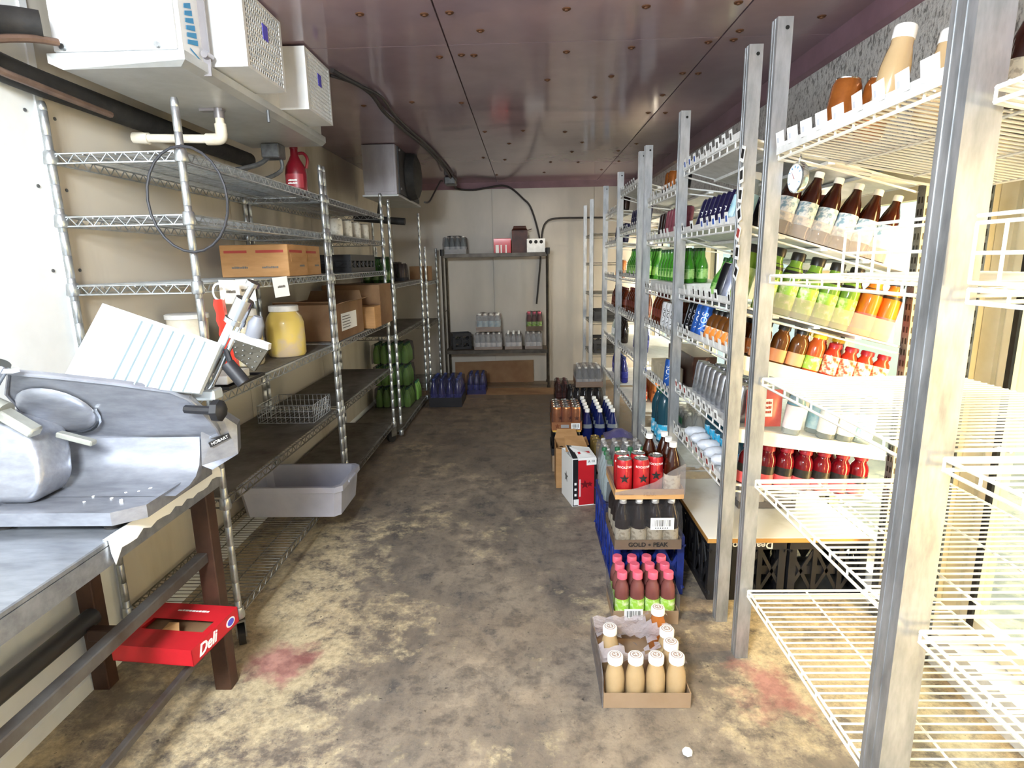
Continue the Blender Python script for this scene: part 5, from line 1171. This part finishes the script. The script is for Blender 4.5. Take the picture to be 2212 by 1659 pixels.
# cardboard on the floor and against the back wall
t = tag(obj('cardboard_sheet', MB().prism([(-.89, 7.045, .001), (.075, 7.045, .001), (.075, 7.075, .27), (-.89, 7.075, .255)], (0, .004, .0)).mesh('cardboard_sheet', CARDD)), 'long cardboard sheet leaning on the back wall under the rack', 'cardboard')
tag(obj('cardboard_sheet', MB().prism([(-.72, 6.36, .001), (.34, 6.33, .001), (.36, 6.68, .001), (-.25, 6.70, .001), (-.72, 6.69, .001)], (0, 0, .004)).mesh('cardboard_sheet', CARDD)), 'flattened cardboard lying on the floor before the back rack', 'cardboard')
tag(obj('crumpled_paper', MB().lathe([(.006, 0), (.016, .004), (.014, .012), (.004, .016)], 7).mesh('crumpled_paper', WHITEPAPER), loc=(.463, 1.497, 0)), 'small white scrap of paper on the floor in the foreground', 'scrap')

# ================================================================ goods on the back rack
case('clear bottle pack on the top left of the back rack', 'clear', 4, 3, -.81, 6.88, 1.5505, .031, .19, tray=.05, tm=WHITEP, film=FILM)
t = carton('red_carton', 'red carton with white stripes on top of the back rack', 'box', -.365, -.17, 6.78, 6.95, 1.5505, 1.71, REDC)
for k in range(3): obj('stripe', bx(-.075+.055*k, -.06+.055*k+(.02 if k == 0 else 0), -.0862, -.085, .0, .09, WHITEPAPER), t)
carton('dark_carton', 'dark open carton in the middle right on top of the back rack', 'box', -.16, .02, 6.86, 7.03, 1.5505, 1.80, mat('maroon_card', '#3a201c', .5, 0, '#5c3428', 8), flaps=True)
t = carton('white_carton', 'white printed carton at the right end on top of the back rack', 'box', .01, .215, 6.74, 6.85, 1.5505, 1.70, WHITEP)
for k in range(3): obj('print', MB().lathe([(.02, 0), (.02, .001)], 10).mesh('print', INK), t, (-.06+.06*k, -.0552, .115), FRONT)
t = thing('black_crate', 'black crate tipped on the lower shelf at the left of the back rack', 'crate', None, (-.785, 6.87, .4545), (0, 0, .3)); obj('crate', crate_mesh(.22, .17, .19, BLACKP), t)
case('clear bottle case on the lower shelf of the back rack, left one of three', 'clear', 5, 4, -.455, 6.885, .4505, .031, .19, tray=.035, tm=CARDP, film=FILM2)
case('clear bottle case on the lower shelf of the back rack, middle one of three', 'clear', 3, 4, -.16, 6.885, .4505, .031, .17, tray=.035, tm=CARDP, film=FILM2)
case('clear bottle case on the lower shelf of the back rack, right one of three', 'clear', 3, 4, .075, 6.885, .4505, .031, .19, tray=.035, tm=CARDP, film=FILM2)
case('grey-blue wrapped case stacked upon the left clear case of the back rack', 'aqua', 4, 3, -.45, 6.885, .659, .034, .20, tray=.055, tm=CARDP, film=FILM2)
case('dark pink bottle case stacked at the right of the back rack', 'pink', 3, 3, .085, 6.885, .659, .0295, .21, tray=.055, tm=CARDP, film=FILM)

# ================================================================ goods on the left racks
ZR = lambda z: z+.0175                                              # top of a wire deck
t = thing('ketchup_bottle', 'dark red plastic sauce jug with a handle on the top shelf of the near rack', 'bottle', None, (-1.215, 3.235, ZR(1.812)))
b = MB(); n = 16; prof = [(.052, 0), (.056, .01), (.056, .10), (.05, .135), (.03, .17), (.021, .19), (.019, .225)]
b.add([(r*math.cos(2*PI*i/n)*1.0, r*math.sin(2*PI*i/n)*.8, z) for r, z in prof for i in range(n)], [(k*n+i, k*n+(i+1) % n, (k+1)*n+(i+1) % n, (k+1)*n+i) for k in range(len(prof)-1) for i in range(n)]+[list(range(n-1, -1, -1)), [6*n+i for i in range(n)]], True)
obj('body', b.mesh('body', mat('ketchup', '#6e0f1c', .3, coat=.3)), t); obj('cap', MB().lathe([(.021, .222), (.021, .245), (.012, .25)], 12).mesh('cap', mat('deep_red_cap', '#74101a', .4)), t)
obj('handle', MB().tube([(.022, 0, .20), (.05, 0, .20), (.068, 0, .17), (.058, 0, .125)], .008, 8, smoothn=4).mesh('handle', mat('ketchup', '')), t)
lb = MB(); m_ = 10; lb.add([(.0568*math.cos(-2.5+1.9*i/m_), .0568*.8*math.sin(-2.5+1.9*i/m_), z) for z in (.025, .095) for i in range(m_+1)], [(i, i+1, m_+2+i, m_+1+i) for i in range(m_)], True); lo = obj('label_band', lb.mesh('label_band', mat('ketchup_label', '#963038', .4)), t)
obj('print', marks(.05, .03, 2, WHITEPAPER), lo, (-.004, -.0462, .055), FRONT)
def big_carton(label, y0, y1, x0, x1):
    t = carton('cardboard_box', label, 'box', x0, x1, y0, y1, ZR(1.385), ZR(1.385)+.15, CARD, 'tan boxes on the third shelf')
    w, d = x1-x0, y1-y0
    for a, c in ((-w/2+.02, -w/2+.13), (.01, w/2-.02)): obj('red_print', bx(a, c, -d/2-.0008, -d/2, .112, .124, INKR), t)
    obj('red_print', bx(w/2, w/2+.0008, -d/2+.02, d/2-.06, .112, .124, INKR), t)
    for x, q in ((-w/2+.09, 4), (w/2-.09, 9)): obj('print', marks(.08, .018, 1, INKG, q), t, (x, -d/2-.0002, .045), FRONT)
    obj('side_flap', bx(w/2, w/2+.0015, -d/2+.035, -d/2+.14, .07, .105, CARD), t); obj('print', marks(.07, .018, 1, INKG, 6), t, (w/2+.0001, .05, .05), AISLE)
big_carton('tan cardboard box with red print, nearest on the third shelf', 2.80, 3.04, -1.45, -1.125)
big_carton('second tan cardboard box just behind the red-printed one', 3.045, 3.27, -1.44, -1.135)
zt = ZR(.985)+.0035
def jar(label, x, y, R, H, m, lidm, name='jar', rz=0, band=None):
    t = thing(name, label, 'jar', None, (x, y, zt), (0, 0, rz))
    obj('body', MB().lathe([(R*.92, 0), (R, .012), (R*1.02, H*.3), (R, H*.66), (R*.9, H*.78), (R*.72, H*.87), (R*.70, H*.9)], 24).mesh('body', m), t)
    obj('lid', MB().lathe([(R*.76, H*.885), (R*.78, H*.89), (R*.78, H*.985), (R*.74, H)], 24).mesh('lid', lidm), t)
jar('large jar of yellow dressing with white lid on the fourth shelf', -1.225, 2.93, .092, .252, mat('mustard_jar', '#dcc266', .35, 0, '#c9b596', 5, .5, .62, coat=.3), WHITEP)
jar('clear jar with white lid and mixed pickles behind the slicer pusher', -1.30, 2.66, .072, .255, mat('pickle_jar', '#c6b26a', .3, 0, '#dcd8cc', 28, coat=.4), WHITEP)
t = thing('plastic_tub', 'off-white round plastic tub with white lid behind the slicer plate', 'tub', None, (-1.47, 2.50, zt)); obj('body', MB().lathe([(.068, 0), (.082, .235)], 20).mesh('body', PVC), t); obj('lid', MB().lathe([(.087, .232), (.087, .25), (.08, .253)], 20).mesh('lid', WHITEP), t)
place('cola', -1.40, 2.83, zt, 'dark bottle between the pickle jar and the yellow jar', None)
t = carton('white_carton', 'small white box on a black tray at the front of the fourth shelf', 'box', -1.215, -1.125, 2.12, 2.30, zt+.012, zt+.045, WHITEP)
tag(obj('black_tray', MB().tray(-1.25, -1.10, 2.08, 2.38, zt, zt+.012, .003).mesh('black_tray', BLACKP)), 'flat black tray at the front of the fourth shelf under the small white box', 'tray')
t = thing('red_handle_tool', 'red-handled tool hanging by a white ring from the third shelf', 'tool', None, (-1.09, 2.06, 1.385))
b = MB(); pr = [(-.018, 0), (.012, 0), (.016, -.06), (.024, -.12), (.036, -.20), (.04, -.27), (.01, -.28), (-.004, -.23), (-.002, -.20), (-.010, -.175), (-.006, -.15), (-.014, -.125), (-.010, -.10), (-.018, -.075), (-.014, -.05), (-.022, -.02)]
b.prism([(x, 0, z-.045) for x, z in pr], (0, .02, 0)); obj('grip', b.mesh('grip', REDP), t)
obj('ring', MB().tube([(.022*math.cos(a*PI/6), .01, -.02+.03*math.sin(a*PI/6)) for a in range(12)], .004, 6, True).mesh('ring', WHITEP), t)
for k, (y, lab) in enumerate(((2.16, 'first white paper tag on the third shelf edge, beside the red tool'), (2.285, 'second white paper tag on the third shelf edge, behind the slicer post'), (2.615, 'third white paper tag on the third shelf edge, above the yellow jar'))):
    t = tag(obj('paper_tag', bx(0, .0012, -.045, .045, -.075, .012, WHITEPAPER)), lab, 'tag', 'paper tags on the near rack'); t.location = (-1.097, y, 1.392); t.rotation_euler = (.05*(k-1), -.06, -.35)
    obj('print', marks(.05, .018, 1, INKG, k), t, (.0012, 0, -.03), AISLE)
t = thing('bus_tub', 'grey plastic bus tub jutting out of the bottom shelf of the near rack', 'tub', None, (-1.235, 2.965, ZR(.155)))
b = MB(); w0, d0, w1, d1, h = .25, .16, .277, .185, .17; r_ = []
def ring(w, d, z, c=.03): return [(-w+c, -d, z), (w-c, -d, z), (w, -d+c, z), (w, d-c, z), (w-c, d, z), (-w+c, d, z), (-w, d-c, z), (-w, -d+c, z)]
R_ = [ring(w0, d0, 0), ring(w1-.01, d1-.01, h-.03), ring(w1, d1, h-.03), ring(w1, d1, h), ring(w1-.018, d1-.018, h), ring(w0-.006, d0-.006, .005)]
b.add([p for q in R_ for p in q], [(k*8+i, k*8+(i+1) % 8, (k+1)*8+(i+1) % 8, (k+1)*8+i) for k in range(5) for i in range(8)]+[list(range(7, -1, -1)), [40+i for i in range(8)]])
obj('tub_body', b.mesh('tub_body', GREYTUB), t)
obj('handle_lip', MB().box(.272, .284, -.06, .06, h-.022, h-.008, .003).mesh('handle_lip', GREYTUB), t)
t = thing('wire_basket', 'small wire basket on the fifth shelf of the near rack', 'basket', None, (-1.30, 3.14, ZR(.60)+.004))
b = MB(); w, d, h = .15, .14, .095
for z in (0, h*.33, h*.66, h): b.tube([(-w, -d, z+.003), (w, -d, z+.003), (w, d, z+.003), (-w, d, z+.003)], .0022, 5, True)
for k in range(13):
    x = -w+2*w*k/12; b.wire((x, -d, .003), (x, -d, h), .0016).wire((x, d, .003), (x, d, h), .0016).wire((x, -d, .003), (x, d, .003), .0016)
for k in range(12):
    y = -d+2*d*k/11; b.wire((-w, y, .003), (-w, y, h), .0016).wire((w, y, .003), (w, y, h), .0016)
obj('basket', b.mesh('basket', ZINC), t)
# middle rack
for k, y in enumerate((3.86, 4.07, 4.28, 4.50)):
    place('tin', -1.22, y, ZR(1.612), 'paper-labelled food tin on the second shelf of the middle rack, %s from the near end' % ORD[k], 'food tins', -.6+.2*k, sc=1.1)
t = thing('black_crate', 'shallow black slotted crate on the third shelf of the middle rack', 'crate', None, (-1.32, 4.17, ZR(1.385))); obj('crate', crate_mesh(.36, .62, .115, BLACKP), t)
t = carton('cardboard_box', 'large open cardboard box with a white label on the fourth shelf of the middle rack', 'box', -1.50, -1.125, 3.44, 4.00, zt, zt+.215, CARDD, flaps=True)
obj('paper_label', bx(.1876, .1884, -.20, .12, .05, .155, WHITEPAPER), t)
for k in range(5): obj('print', bx(.1884, .189, -.18, -.03+.02*(k % 2), .065+.017*k, .070+.017*k, INKG), t)
carton('cardboard_box', 'small pale cardboard box at the aisle edge of the fourth shelf of the middle rack', 'box', -1.255, -1.07, 4.10, 4.28, zt, zt+.155, CARD, tape=CARDT)
carton('cardboard_box', 'tall brown cardboard box at the far end of the fourth shelf of the middle rack', 'box', -1.50, -1.075, 4.30, 4.66, zt, zt+.30, CARDD, tape=CARDP)
# far racks
case('green bottle pack on the upper shelf of the far rack', 'green2', 3, 3, -1.25, 4.98, ZR(1.275)+.004, .036, .20, tray=.0, film=FILM)
case('dark can case on the upper shelf of the far rack', 'darkcan', 5, 3, -1.30, 5.55, ZR(1.275)+.004, .033, .16, tray=.03, tm=BLACKP, film=FILM)
carton('cardboard_box', 'small brown box on the short corner rack by the back wall', 'box', -1.25, -1.05, 6.35, 6.6, ZR(1.245)+.004, ZR(1.245)+.16, CARDD, tape=CARDP)
